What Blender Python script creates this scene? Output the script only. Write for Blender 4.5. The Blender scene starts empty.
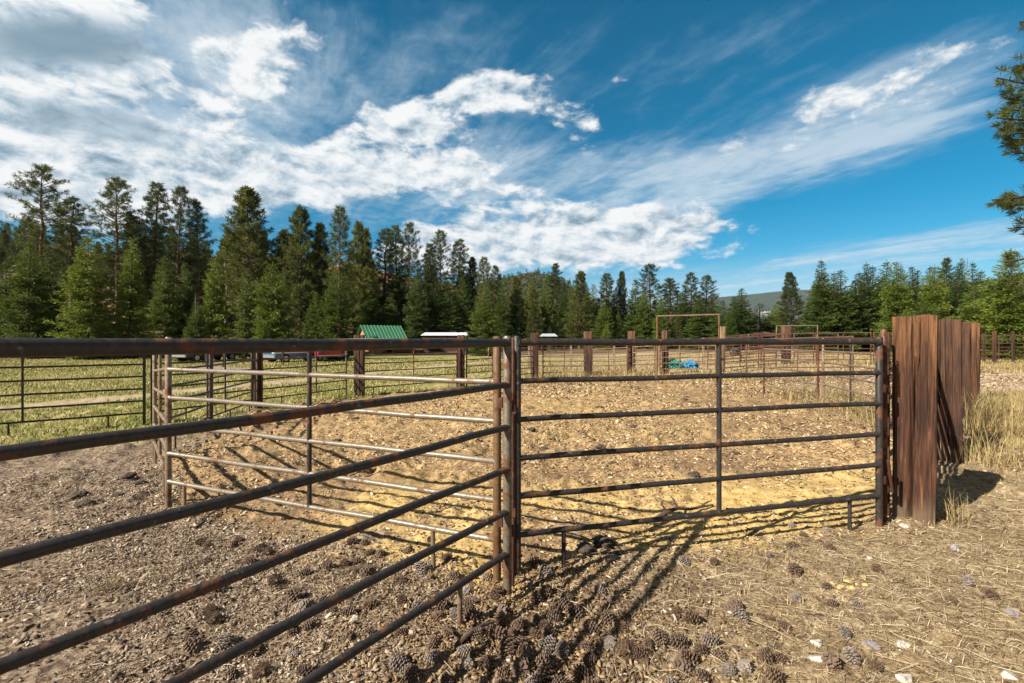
import bpy, bmesh, math, random
import numpy as np
from mathutils import Vector, Matrix

S = bpy.context.scene
COL = S.collection
R = math.radians

# ------------------------------------------------------------------ camera, sky, sun, exposure
F = 484.0; HZ = 339.0; EYE = 1.68
cam = bpy.data.cameras.new("Camera"); camo = bpy.data.objects.new("Camera", cam); COL.objects.link(camo)
cam.sensor_width = 36; cam.lens = F * 36 / 1024
cam.shift_y = -(341.5 - HZ) / 1024
cam.clip_start = 0.05; cam.clip_end = 20000
camo.location = (0, 0, EYE); camo.rotation_euler = (R(90), 0, 0)
S.camera = camo

SUN_EL = R(37.8)
SUN_H = Vector((-1.75, -1.21, 0)).normalized()          # towards the sun, on the ground
sun = bpy.data.lights.new("Sun", 'SUN'); sun.energy = 5.0; sun.angle = R(0.55); sun.color = (1.0, 0.94, 0.83)
suno = bpy.data.objects.new("Sun", sun); COL.objects.link(suno)
d = Vector((-SUN_H.x * math.cos(SUN_EL), -SUN_H.y * math.cos(SUN_EL), -math.sin(SUN_EL)))
suno.rotation_euler = d.to_track_quat('-Z', 'Y').to_euler()

S.view_settings.view_transform = 'Standard'; S.view_settings.look = 'None'
S.view_settings.exposure = 0.88; S.view_settings.gamma = 1
S.view_settings.use_curve_mapping = False
S.render.engine = 'CYCLES'
S.cycles.max_bounces = 6; S.cycles.transparent_max_bounces = 8
S.cycles.volume_bounces = 0

W = bpy.data.worlds.new("World"); S.world = W; W.use_nodes = True


class NG:
    """small helper round a node tree"""
    def __init__(self, tree):
        self.t = tree; tree.nodes.clear()

    def n(self, kind, **kw):
        nd = self.t.nodes.new(kind)
        for k, v in kw.items(): setattr(nd, k, v)
        return nd

    def put(self, sock, v):
        if v is None: return
        if isinstance(v, bpy.types.NodeSocket): self.t.links.new(v, sock)
        else:
            if hasattr(sock.default_value, '__len__') and not hasattr(v, '__len__'): v = [v] * len(sock.default_value)
            if hasattr(sock.default_value, '__len__') and len(sock.default_value) == 4 and len(v) == 3: v = (*v, 1)
            sock.default_value = v

    def m(self, op, a, b=None, c=None, clamp=False):
        nd = self.n('ShaderNodeMath', operation=op, use_clamp=clamp)
        self.put(nd.inputs[0], a); self.put(nd.inputs[1], b); self.put(nd.inputs[2], c)
        return nd.outputs[0]

    def vm(self, op, a, b=None):
        nd = self.n('ShaderNodeVectorMath', operation=op)
        self.put(nd.inputs[0], a); self.put(nd.inputs[1], b)
        return nd.outputs[0]

    def ss(self, a, lo, hi, lo2=0.0, hi2=1.0):
        nd = self.n('ShaderNodeMapRange', interpolation_type='SMOOTHSTEP')
        for i, v in enumerate((a, lo, hi, lo2, hi2)): self.put(nd.inputs[i], v)
        return nd.outputs[0]

    def noise(self, vec, scale, detail=4, rough=0.55, dist=0.0, out=0):
        nd = self.n('ShaderNodeTexNoise')
        self.put(nd.inputs['Vector'], vec); nd.inputs['Scale'].default_value = scale
        nd.inputs['Detail'].default_value = detail; nd.inputs['Roughness'].default_value = rough
        nd.inputs['Distortion'].default_value = dist
        return nd.outputs[out]

    def voro(self, vec, scale, feature='F1', out='Distance'):
        nd = self.n('ShaderNodeTexVoronoi', feature=feature)
        self.put(nd.inputs['Vector'], vec); nd.inputs['Scale'].default_value = scale
        return nd.outputs[out]

    def mix(self, f, a, b, mode='MIX'):
        nd = self.n('ShaderNodeMix', data_type='RGBA', blend_type=mode)
        self.put(nd.inputs[0], f); self.put(nd.inputs[6], a); self.put(nd.inputs[7], b)
        return nd.outputs[2]

    def xyz(self, v):
        nd = self.n('ShaderNodeSeparateXYZ'); self.put(nd.inputs[0], v); return nd.outputs

    def comb(self, x, y, z):
        nd = self.n('ShaderNodeCombineXYZ')
        for i, v in enumerate((x, y, z)): self.put(nd.inputs[i], v)
        return nd.outputs[0]

    def ramp(self, f, stops):
        nd = self.n('ShaderNodeValToRGB'); self.put(nd.inputs[0], f)
        el = nd.color_ramp.elements
        while len(el) < len(stops): el.new(0.5)
        for e, (p, c) in zip(el, stops): e.position = p; e.color = (*c, 1)
        return nd.outputs[0]


SKY = 0.050; CLOUD = 10.6      # strength of the sky; radiance of sunlit cloud before that strength


def build_sky():
    g = NG(W.node_tree)
    out = g.n('ShaderNodeOutputWorld'); bg = g.n('ShaderNodeBackground')
    bg.inputs[1].default_value = SKY
    sky = g.n('ShaderNodeTexSky', sky_type='NISHITA')
    sky.sun_disc = False; sky.sun_elevation = SUN_EL; sky.sun_rotation = math.atan2(SUN_H.x, SUN_H.y) % (2 * math.pi)
    sky.altitude = 1000; sky.air_density = 1.0; sky.dust_density = 0.3; sky.ozone_density = 2.0
    hs = g.n('ShaderNodeHueSaturation'); hs.inputs['Saturation'].default_value = 1.60
    hs.inputs['Hue'].default_value = 0.466
    hs.inputs['Value'].default_value = 0.98
    g.put(hs.inputs['Color'], sky.outputs[0])
    base = g.mix(1.0, hs.outputs[0], (0.80, 1.0, 1.16), 'MULTIPLY')
    tc = g.n('ShaderNodeTexCoord')
    D = tc.outputs['Generated']
    x, y, z = g.xyz(D)
    yy = g.m('MAXIMUM', y, 0.04)
    u = g.m('DIVIDE', x, yy); v = g.m('DIVIDE', z, yy)

    def ell(px, py, rx, ry, ang=0.0):
        a = R(ang); cu, cv = (px - 512) / F, (HZ - py) / F
        du = g.m('SUBTRACT', u, cu); dv = g.m('SUBTRACT', v, cv)
        p = g.m('ADD', g.m('MULTIPLY', du, math.cos(a) * F / rx), g.m('MULTIPLY', dv, math.sin(a) * F / rx))
        q = g.m('ADD', g.m('MULTIPLY', du, -math.sin(a) * F / ry), g.m('MULTIPLY', dv, math.cos(a) * F / ry))
        dd = g.m('SQRT', g.m('ADD', g.m('MULTIPLY', p, p), g.m('MULTIPLY', q, q)))
        return g.ss(dd, 1.25, 0.25)

    def mx(lst):
        r = lst[0]
        for k in lst[1:]: r = g.m('MAXIMUM', r, k)
        return r

    # cumulus: noise in direction space, flattened towards the horizon
    Dn = g.comb(x, y, g.m('MULTIPLY', z, 1.9))
    wob = g.vm('SCALE', g.noise(Dn, 6.0, 3, out=1)); wob.node.inputs[3].default_value = 0.07
    P = g.vm('ADD', Dn, wob)
    n1 = g.noise(P, 12.0, 9, 0.60)
    P2 = g.vm('ADD', P, (-0.010, -0.004, 0.024))
    n2 = g.noise(P2, 12.0, 9, 0.60)
    nb = g.noise(Dn, 5.0, 3, 0.5)
    cov = mx([
        g.m('MULTIPLY', ell(245, 80, 105, 92, 40), 0.93), g.m('MULTIPLY', ell(385, 135, 145, 50, 20), 0.95), g.m('MULTIPLY', ell(495, 95, 85, 36, 5), 0.90),
        g.m('MULTIPLY', ell(600, 238, 190, 44, 2), 1.35), g.m('MULTIPLY', ell(470, 250, 150, 44, 0), 1.15), g.m('MULTIPLY', ell(500, 205, 120, 50, 0), 0.75),
        g.m('MULTIPLY', ell(100, 75, 150, 64, 0), 0.95), g.m('MULTIPLY', ell(50, 165, 260, 80, -4), 1.5), g.m('MULTIPLY', ell(270, 175, 300, 52, 2), 1.30),
        g.m('MULTIPLY', ell(572, 125, 50, 40, -20), 0.70), g.m('MULTIPLY', ell(622, 78, 16, 10, 0), 0.45),
        g.m('MULTIPLY', ell(860, 108, 220, 46, 20), 0.75), g.m('MULTIPLY', ell(20, 20, 170, 80, 0), 1.4)])
    dens = g.ss(g.m('ADD', g.m('ADD', g.m('MULTIPLY', n1, 1.35), g.m('MULTIPLY', nb, 0.55)), g.m('MULTIPLY', cov, 0.62)), 1.30, 1.56)
    lit = g.m('ADD', 0.62, g.m('MULTIPLY', g.m('SUBTRACT', n1, n2), 3.2), clamp=True)
    grey = mx([g.m('MULTIPLY', ell(60, 42, 135, 36, -2), 1.1), g.m('MULTIPLY', ell(110, 125, 130, 26, -10), 0.75),
               g.m('MULTIPLY', ell(330, 176, 110, 14, 0), 0.35), g.m('MULTIPLY', ell(90, 195, 130, 12, 0), 0.35)])
    gn = g.noise(P, 5.0, 5, 0.55)
    grey = g.m('MULTIPLY', grey, g.ss(gn, 0.25, 0.55))
    lit = g.m('MULTIPLY', lit, g.m('SUBTRACT', 1.0, g.m('MULTIPLY', grey, 0.85)))
    ccol = g.ramp(lit, [(0.0, (0.22, 0.34, 0.43)), (0.35, (0.50, 0.61, 0.70)), (0.62, (0.78, 0.84, 0.88)), (0.88, (0.97, 0.98, 0.98))])
    ccol = g.mix(1.0, ccol, (CLOUD, CLOUD, CLOUD), 'MULTIPLY')

    # thin high cloud: streaks on a plane overhead, running away from the viewer
    zz = g.m('MAXIMUM', g.m('ADD', z, 0.03), 0.02)
    cx = g.m('DIVIDE', x, zz); cy = g.m('DIVIDE', y, zz)
    a = R(26)
    along = g.m('ADD', g.m('MULTIPLY', cx, -math.sin(a)), g.m('MULTIPLY', cy, math.cos(a)))
    across = g.m('ADD', g.m('MULTIPLY', cx, math.cos(a)), g.m('MULTIPLY', cy, math.sin(a)))
    SV = g.comb(g.m('MULTIPLY', along, 0.42), g.m('MULTIPLY', across, 1.25), 0.0)
    w2 = g.vm('SCALE', g.noise(SV, 1.3, 4, out=1)); w2.node.inputs[3].default_value = 0.75
    SV = g.vm('ADD', SV, w2)
    s1 = g.noise(SV, 2.0, 10, 0.62)
    fine = g.noise(g.comb(cx, cy, 1.0), 9.0, 6, 0.6)
    rightish = mx([g.m('MULTIPLY', ell(850, 120, 250, 75, 22), 1.0), g.m('MULTIPLY', ell(700, 180, 300, 60, 18), 0.92),
                   g.m('MULTIPLY', ell(900, 255, 330, 30, 9), 0.80), g.m('MULTIPLY', ell(440, 70, 220, 120, 0), 0.42),
                   g.m('MULTIPLY', ell(520, 185, 190, 80, 0), 0.80), g.m('MULTIPLY', ell(160, 110, 380, 190, 0), 0.80), g.m('MULTIPLY', ell(720, 70, 300, 60, 18), 0.28)])
    cir = g.ss(g.m('ADD', g.m('MULTIPLY', s1, 1.25), g.m('ADD', g.m('MULTIPLY', rightish, 0.62), g.m('MULTIPLY', fine, 0.34))), 0.90, 1.55)
    cir = g.m('MULTIPLY', cir, 0.74)
    # pale veil close to the horizon
    veil = g.ss(g.m('ADD', v, g.m('MULTIPLY', g.m('SUBTRACT', s1, 0.5), 0.16)), 0.19, 0.05)
    veil = g.m('MULTIPLY', veil, g.ss(u, -0.25, 0.25, 0.30, 0.66))
    thin = g.m('MAXIMUM', cir, veil)
    thc = g.mix(1.0, g.mix(thin, (0.36, 0.56, 0.72), (0.84, 0.91, 0.95)), (CLOUD, CLOUD, CLOUD), 'MULTIPLY')
    col = g.mix(thin, base, thc)
    # unseen grey layer overhead and behind the viewer, added to neutralise the sky fill
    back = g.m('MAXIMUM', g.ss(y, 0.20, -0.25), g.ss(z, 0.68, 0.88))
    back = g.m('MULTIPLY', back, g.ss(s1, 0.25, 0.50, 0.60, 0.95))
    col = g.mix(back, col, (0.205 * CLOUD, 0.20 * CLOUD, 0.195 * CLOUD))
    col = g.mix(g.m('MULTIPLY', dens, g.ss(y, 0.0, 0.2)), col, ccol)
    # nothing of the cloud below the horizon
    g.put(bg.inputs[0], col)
    g.t.links.new(bg.outputs[0], out.inputs[0])


build_sky()

# ------------------------------------------------------------------ helpers
rng = np.random.default_rng(7)
random.seed(7)


def vnoise(x, y, seed=0):
    """value noise, vectorised"""
    x = np.asarray(x, float); y = np.asarray(y, float)
    xi = np.floor(x); yi = np.floor(y); fx = x - xi; fy = y - yi
    fx = fx * fx * (3 - 2 * fx); fy = fy * fy * (3 - 2 * fy)

    def h(a, b):
        q = np.sin(a * 127.1 + b * 311.7 + seed * 74.7) * 43758.5453
        return q - np.floor(q)
    return (h(xi, yi) * (1 - fx) + h(xi + 1, yi) * fx) * (1 - fy) + (h(xi, yi + 1) * (1 - fx) + h(xi + 1, yi + 1) * fx) * fy


def fbm(x, y, oct=4, seed=0):
    s = 0; a = 0.5; t = 0
    for i in range(oct):
        s = s + a * vnoise(x, y, seed + i); t += a; x = x * 2.03 + 17.1; y = y * 2.03 + 5.3; a *= 0.5
    return s / t


def sstep(a, lo, hi):
    t = np.clip((a - lo) / (hi - lo), 0, 1); return t * t * (3 - 2 * t)


def terrain(x, y):
    x = np.asarray(x, float); y = np.asarray(y, float)
    s = -0.9 * x + 0.55 * y
    z = -0.27 * sstep(s, 5.5, 11) + 0.35 * sstep(x, 10, 16) * sstep(y, 10, 20)
    q = -0.62 * x + 0.78 * y - 62
    hill = 0.20 * np.where(q > 0, q * q / (q + 14), 0)
    fade = np.clip((45 - x) / 90, 0, 1) * np.clip((900 - np.hypot(x, y)) / 600, 0, 1)
    z = z + np.minimum(hill, 48 + 0 * hill) * fade * (1 + 0.25 * (fbm(x * 0.02, y * 0.02, 3, 5) - 0.5))
    r = np.hypot(x, y)
    z = z + 0.25 * (fbm(x * 0.08, y * 0.08, 3, 3) - 0.5) * sstep(r, 26, 60)
    return z


def micro(x, y):
    r = np.hypot(x, y)
    k = 1 - sstep(r, 18, 32)
    m = 0.05 * (fbm(x * 1.3, y * 1.3, 3, 11) - 0.5) + 0.035 * (fbm(x * 6, y * 6, 3, 12) - 0.5) + 0.014 * (fbm(x * 26, y * 26, 2, 13) - 0.5)
    pdist = 1 - sstep(np.hypot(x, y), 16, 26)
    clump = np.clip(fbm(x * 3.4, y * 3.4, 3, 41) - 0.47, 0, 1)
    m = m + 0.24 * clump * sstep(y, 3.6, 5.5) * pdist
    # hoof prints: one pit in each cell of a jittered grid
    cx_ = np.floor(x / 0.42); cy_ = np.floor(y / 0.42)
    for ox in (-1, 0, 1):
        for oy in (-1, 0, 1):
            ix = cx_ + ox; iy = cy_ + oy
            h1 = np.sin(ix * 12.99 + iy * 78.23) * 43758.5; h1 = h1 - np.floor(h1)
            h2 = np.sin(ix * 39.35 + iy * 11.14) * 24634.6; h2 = h2 - np.floor(h2)
            d2 = (x - (ix + h1) * 0.42) ** 2 + (y - (iy + h2) * 0.42) ** 2
            dd = np.sqrt(d2)
            m = m + (-0.045 * np.exp(-(dd / 0.065) ** 2) + 0.022 * np.exp(-((dd - 0.10) / 0.035) ** 2)) * (0.3 + 0.7 * h2) * (0.35 + 0.65 * sstep(y, 3.4, 4.6)) * (1 - 0.7 * sstep(x - 0.42 * y, 0.0, 1.5)) * pdist
    # low ridge of litter and cones in front of the gate posts
    m = m + 0.05 * np.exp(-((x + 0.1) ** 2 / 0.9 + (y - 2.75) ** 2 / 0.25))
    return m * k


def ground(x, y):
    return float(terrain(x, y) + micro(x, y))


def at(px, Y, z=None):
    return Vector(((px - 512) / F * Y, Y, ground((px - 512) / F * Y, Y) if z is None else z))


def on_ground(px, py):
    Y = EYE * F / max(py - HZ, 1)
    for _ in range(4):
        X = (px - 512) / F * Y
        Y = (EYE - float(terrain(X, Y))) * F / max(py - HZ, 1)
    return (px - 512) / F * Y, Y


def mesh_np(name, V, Fa, smooth=False):
    """Fa: int array (n,k) all the same size, or list of faces"""
    me = bpy.data.meshes.new(name)
    V = np.asarray(V, np.float32)
    if isinstance(Fa, np.ndarray):
        n, k = Fa.shape
        me.vertices.add(len(V)); me.vertices.foreach_set('co', V.ravel())
        me.loops.add(n * k); me.loops.foreach_set('vertex_index', Fa.astype(np.int32).ravel())
        me.polygons.add(n); me.polygons.foreach_set('loop_start', np.arange(0, n * k, k, dtype=np.int32))
        try: me.polygons.foreach_set('loop_total', np.full(n, k, np.int32))
        except Exception: pass
        me.update(calc_edges=True)
    else:
        me.from_pydata([tuple(v) for v in V], [], [tuple(f) for f in Fa]); me.update()
    if smooth: me.polygons.foreach_set('use_smooth', np.ones(len(me.polygons), bool))
    return me


def link(name, me, mat=None, parent=None, **props):
    o = bpy.data.objects.new(name, me); COL.objects.link(o)
    if mat is not None and not me.materials: me.materials.append(mat)
    if parent is not None: o.parent = parent
    for k, v in props.items(): o[k] = v
    return o


def thing(name, label, category, loc=(0, 0, 0), rz=0.0, group=None):
    o = bpy.data.objects.new(name, None); COL.objects.link(o)
    o.empty_display_size = 0.2
    o.location = loc; o.rotation_euler = (0, 0, rz); o['label'] = label; o['category'] = category
    if group: o['group'] = group
    return o


class MB:
    def __init__(self): self.v = []; self.f = []

    def add(self, vs, fs):
        b = len(self.v); self.v += [tuple(q) for q in vs]; self.f += [tuple(i + b for i in f) for f in fs]

    def box(self, c, s, rz=0.0):
        cx, cy, cz = c; sx, sy, sz = (k / 2 for k in s)
        ca, sa = math.cos(rz), math.sin(rz)
        P = []
        for dz in (-sz, sz):
            for dx, dy in ((-sx, -sy), (sx, -sy), (sx, sy), (-sx, sy)):
                P.append((cx + dx * ca - dy * sa, cy + dx * sa + dy * ca, cz + dz))
        self.add(P, [(3, 2, 1, 0), (4, 5, 6, 7), (0, 1, 5, 4), (1, 2, 6, 5), (2, 3, 7, 6), (3, 0, 4, 7)])

    def tube(self, pts, rad, seg=10, cap=True, flat=None):
        pts = [Vector(p) for p in pts]; n = len(pts)
        rad = [rad] * n if not hasattr(rad, '__len__') else rad
        flat = flat or [1.0] * n
        V = []; up = None
        for i, p in enumerate(pts):
            t = (pts[min(i + 1, n - 1)] - pts[max(i - 1, 0)]).normalized()
            ref = Vector((0, 0, 1)) if abs(t.z) < 0.9 else Vector((1, 0, 0))
            a = t.cross(ref).normalized(); b = a.cross(t).normalized()
            for k in range(seg):
                w = 2 * math.pi * k / seg
                V.append(p + a * math.cos(w) * rad[i] * flat[i] + b * math.sin(w) * rad[i])
        Fc = []
        for i in range(n - 1):
            for k in range(seg):
                k2 = (k + 1) % seg
                Fc.append((i * seg + k, i * seg + k2, (i + 1) * seg + k2, (i + 1) * seg + k))
        if cap:
            Fc.append(tuple(range(seg))); Fc.append(tuple((n - 1) * seg + k for k in reversed(range(seg))))
        self.add(V, Fc)

    def build(self, name, mat, parent=None, smooth=False, angle=None, **props):
        me = bpy.data.meshes.new(name); me.from_pydata(self.v, [], self.f); me.update()
        if smooth:
            me.polygons.foreach_set('use_smooth', np.ones(len(me.polygons), bool))
            me.set_sharp_from_angle(angle=R(angle or 40))
        return link(name, me, mat, parent, **props)


def new_mat(name):
    m = bpy.data.materials.new(name); m.use_nodes = True
    g = NG(m.node_tree)
    out = g.n('ShaderNodeOutputMaterial'); bs = g.n('ShaderNodeBsdfPrincipled')
    g.t.links.new(bs.outputs[0], out.inputs[0])
    return m, g, bs, out


def bump(g, bs, h, strength=0.4, dist=0.01):
    b = g.n('ShaderNodeBump'); b.inputs['Strength'].default_value = strength; b.inputs['Distance'].default_value = dist
    g.put(b.inputs['Height'], h); g.put(bs.inputs['Normal'], b.outputs[0])


def objco(g):
    return g.n('ShaderNodeTexCoord').outputs['Object']


# ------------------------------------------------------------------ materials
def pipe_mat(name, base, base2, rust, rust_amt, rough=0.42, metal=0.2):
    m, g, bs, _ = new_mat(name)
    geo = g.n('ShaderNodeNewGeometry').outputs['Position']
    n = g.noise(geo, 9, 6, 0.65); n2 = g.noise(geo, 45, 5, 0.7); n3 = g.noise(geo, 3.0, 3)
    c = g.mix(g.ss(n2, 0.35, 0.7), base, base2)
    rm = g.ss(g.m('ADD', n, g.m('MULTIPLY', n3, 0.45)), 0.86 - rust_amt, 0.98 - rust_amt)
    sc = g.m('MULTIPLY', g.ss(g.noise(geo, 17, 3, 0.5), 0.66, 0.70), 0.55)
    c = g.mix(sc, c, (0.17, 0.15, 0.135))
    sp = g.ss(n2, 0.66, 0.72)
    rm = g.m('MAXIMUM', g.m('MULTIPLY', rm, 0.9), g.m('MULTIPLY', sp, 0.6 if rust_amt > 0.05 else 0.3))
    c = g.mix(rm, c, g.mix(n2, rust, tuple(k * 0.45 for k in rust)))
    g.put(bs.inputs['Base Color'], c)
    bs.inputs['Metallic'].default_value = metal
    g.put(bs.inputs['Roughness'], g.m('ADD', rough, g.m('MULTIPLY', rm, 0.35)))
    bump(g, bs, g.m('ADD', n2, g.m('MULTIPLY', rm, 0.6)), 0.25, 0.003)
    return m


M = {}
M['pipe_dark'] = pipe_mat('dark weathered pipe', (0.022, 0.018, 0.017), (0.046, 0.038, 0.034), (0.20, 0.075, 0.028), 0.10, 0.52, 0.1)
M['pipe_dark_r'] = pipe_mat('blue black pipe', (0.023, 0.020, 0.019), (0.046, 0.039, 0.036), (0.17, 0.07, 0.03), 0.08, 0.46, 0.1)
M['pipe_pale'] = pipe_mat('sun bleached pipe', (0.185, 0.15, 0.108), (0.28, 0.235, 0.175), (0.20, 0.095, 0.045), 0.09, 0.42, 0.25)
M['pipe_tan'] = pipe_mat('tan weathered pipe', (0.20, 0.145, 0.095), (0.28, 0.215, 0.15), (0.20, 0.09, 0.04), 0.14, 0.5, 0.2)
M['pipe_rust'] = pipe_mat('rusty pipe', (0.13, 0.055, 0.03), (0.19, 0.085, 0.045), (0.10, 0.035, 0.02), 0.25, 0.6, 0.2)
M['pipe_orange'] = pipe_mat('orange rusted pipe', (0.125, 0.064, 0.028), (0.18, 0.104, 0.048), (0.16, 0.06, 0.02), 0.14, 0.6, 0.1)
M['pipe_grey'] = pipe_mat('grey weathered post', (0.20, 0.165, 0.125), (0.13, 0.105, 0.08), (0.20, 0.085, 0.03), 0.15, 0.5, 0.3)
M['pipe_far'] = pipe_mat('brown pipe', (0.085, 0.048, 0.034), (0.12, 0.075, 0.055), (0.17, 0.06, 0.03), 0.15, 0.55, 0.1)
M['pipe_red'] = pipe_mat('red painted pipe', (0.20, 0.05, 0.035), (0.26, 0.08, 0.06), (0.14, 0.05, 0.03), 0.12, 0.5, 0.1)


def timber_mat(name, c1, c2, c3):
    m, g, bs, _ = new_mat(name)
    co = objco(g)
    rnd = g.n('ShaderNodeObjectInfo').outputs['Random']
    x, y, z = g.xyz(co)
    off = g.m('MULTIPLY', rnd, 37.0)
    gv = g.comb(g.m('ADD', g.m('MULTIPLY', x, 1.0), off), y, g.m('MULTIPLY', z, 0.055))
    grain = g.noise(gv, 46, 7, 0.68, 0.35)
    big = g.noise(g.comb(g.m('ADD', x, off), y, g.m('MULTIPLY', z, 0.16)), 9, 4, 0.6, 0.5)
    c = g.ramp(grain, [(0.26, tuple(k * 0.15 for k in c1)), (0.40, c1), (0.58, c2), (0.76, c3)])
    c = g.mix(g.ss(big, 0.35, 0.70), c, g.mix(0.72, c, tuple(k * 0.35 for k in c1)), 'MIX')
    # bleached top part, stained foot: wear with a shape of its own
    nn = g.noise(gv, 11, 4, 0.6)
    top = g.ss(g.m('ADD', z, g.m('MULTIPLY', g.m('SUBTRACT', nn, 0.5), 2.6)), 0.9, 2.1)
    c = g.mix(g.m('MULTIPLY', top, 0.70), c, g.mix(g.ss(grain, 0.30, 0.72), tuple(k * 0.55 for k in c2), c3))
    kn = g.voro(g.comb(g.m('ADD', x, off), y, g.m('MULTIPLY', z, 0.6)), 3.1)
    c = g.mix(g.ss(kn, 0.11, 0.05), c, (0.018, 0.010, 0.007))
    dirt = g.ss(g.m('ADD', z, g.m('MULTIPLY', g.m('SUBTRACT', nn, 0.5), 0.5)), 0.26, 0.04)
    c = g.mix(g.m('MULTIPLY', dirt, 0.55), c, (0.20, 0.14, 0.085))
    g.put(bs.inputs['Base Color'], c)
    bs.inputs['Roughness'].default_value = 0.8
    bump(g, bs, grain, 1.0, 0.02)
    return m


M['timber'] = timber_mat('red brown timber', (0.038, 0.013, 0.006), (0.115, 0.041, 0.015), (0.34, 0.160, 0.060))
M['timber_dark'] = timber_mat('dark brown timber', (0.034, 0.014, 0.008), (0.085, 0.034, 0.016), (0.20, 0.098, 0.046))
M['timber_far'] = timber_mat('timber with painted shade and bleached top', (0.045, 0.022, 0.014), (0.085, 0.042, 0.024), (0.36, 0.17, 0.09))  # panel shade put into the dark lower colour, under a bleached top
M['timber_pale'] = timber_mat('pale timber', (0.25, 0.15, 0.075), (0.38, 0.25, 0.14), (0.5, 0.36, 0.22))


def leaf_mat(name, a, b, c, trans=0.30, island=True):
    m, g, bs, out = new_mat(name)
    geo = g.n('ShaderNodeNewGeometry')
    oi = g.n('ShaderNodeObjectInfo').outputs['Random']
    n = g.noise(objco(g), 0.55, 3, 0.6)
    f = g.m('ADD', g.m('MULTIPLY', n, 0.95), g.m('MULTIPLY', g.m('SUBTRACT', oi, 0.5), 0.55))
    if island: f = g.m('ADD', f, g.m('MULTIPLY', g.m('SUBTRACT', geo.outputs['Random Per Island'], 0.5), 0.45))
    col = g.ramp(f, [(0.20, a), (0.48, b), (0.80, c)])
    g.put(bs.inputs['Base Color'], col); bs.inputs['Roughness'].default_value = 0.6
    bs.inputs['Specular IOR Level'].default_value = 0.3
    tr = g.n('ShaderNodeBsdfTranslucent'); g.put(tr.inputs[0], g.mix(0.4, col, tuple(k * 1.3 for k in c)))
    mx = g.n('ShaderNodeMixShader'); mx.inputs[0].default_value = trans
    g.t.links.new(bs.outputs[0], mx.inputs[1]); g.t.links.new(tr.outputs[0], mx.inputs[2])
    g.t.links.new(mx.outputs[0], out.inputs[0])
    return m


M['fir'] = leaf_mat('fir needles', (0.019, 0.039, 0.008), (0.063, 0.101, 0.016), (0.149, 0.183, 0.028))
M['fir_bright'] = leaf_mat('young fir needles', (0.035, 0.067, 0.010), (0.091, 0.139, 0.018), (0.189, 0.224, 0.029))
M['pine'] = leaf_mat('pine needles', (0.024, 0.039, 0.011), (0.063, 0.090, 0.022), (0.143, 0.164, 0.038))
M['pine_olive'] = leaf_mat('olive pine needles', (0.029, 0.044, 0.011), (0.085, 0.102, 0.019), (0.187, 0.192, 0.040))


def plain(name, c, rough=0.7, var=0.25, scale=6, metal=0.0, bmp=0.0):
    m, g, bs, _ = new_mat(name)
    n = g.noise(objco(g), scale, 5, 0.6)
    g.put(bs.inputs['Base Color'], g.mix(g.ss(n, 0.3, 0.7), tuple(k * (1 - var) for k in c), tuple(min(k * (1 + var), 1) for k in c)))
    bs.inputs['Roughness'].default_value = rough; bs.inputs['Metallic'].default_value = metal
    if bmp: bump(g, bs, n, bmp, 0.02)
    return m


M['pine_near'] = leaf_mat('near pine needles', (0.045, 0.070, 0.018), (0.105, 0.135, 0.034), (0.19, 0.20, 0.06), 0.40)
M['bark'] = plain('bark', (0.085, 0.055, 0.038), 0.9, 0.4, 9, bmp=0.6)
M['bark_red'] = plain('orange bark', (0.14, 0.075, 0.045), 0.9, 0.4, 7, bmp=0.6)
M['snag'] = plain('grey dead wood', (0.20, 0.17, 0.14), 0.9, 0.3, 9)


def island_mat(name, stops, rough=0.8, nscale=1.5, namt=0.3, trans=0.0):
    m, g, bs, out = new_mat(name)
    geo = g.n('ShaderNodeNewGeometry')
    n = g.noise(geo.outputs['Position'], nscale, 3, 0.6)
    f = g.m('ADD', geo.outputs['Random Per Island'], g.m('MULTIPLY', g.m('SUBTRACT', n, 0.5), namt * 2))
    col = g.ramp(f, stops)
    g.put(bs.inputs['Base Color'], col)
    bs.inputs['Roughness'].default_value = rough
    bs.inputs['Specular IOR Level'].default_value = 0.25
    if trans:
        tr = g.n('ShaderNodeBsdfTranslucent'); g.put(tr.inputs[0], col)
        mx = g.n('ShaderNodeMixShader'); mx.inputs[0].default_value = trans
        g.t.links.new(bs.outputs[0], mx.inputs[1]); g.t.links.new(tr.outputs[0], mx.inputs[2])
        g.t.links.new(mx.outputs[0], out.inputs[0])
    return m


M['chips'] = island_mat('wood chips', [(0.0, (0.050, 0.032, 0.022)), (0.36, (0.165, 0.116, 0.078)), (0.68, (0.34, 0.26, 0.18)), (0.94, (0.50, 0.40, 0.30)), (1.0, (0.62, 0.54, 0.44))])
M['chips_pen'] = island_mat('straw flakes', [(0.0, (0.09, 0.052, 0.030)), (0.35, (0.25, 0.155, 0.080)), (0.70, (0.50, 0.355, 0.185)), (1.0, (0.70, 0.56, 0.36))])
M['straw'] = island_mat('dry straw', [(0.0, (0.10, 0.062, 0.032)), (0.40, (0.28, 0.20, 0.105)), (0.75, (0.52, 0.41, 0.24)), (1.0, (0.70, 0.60, 0.40))], trans=0.15)
M['drygrass'] = island_mat('dry grass', [(0.0, (0.22, 0.15, 0.065)), (0.5, (0.42, 0.31, 0.14)), (0.85, (0.56, 0.44, 0.22)), (1.0, (0.40, 0.40, 0.14))], trans=0.25)
M['grass'] = island_mat('pasture grass', [(0.0, (0.10, 0.125, 0.024)), (0.28, (0.20, 0.215, 0.045)), (0.48, (0.36, 0.32, 0.105)), (0.72, (0.54, 0.45, 0.23)), (1.0, (0.62, 0.52, 0.28))], nscale=0.28, namt=0.75, trans=0.25)
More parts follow.
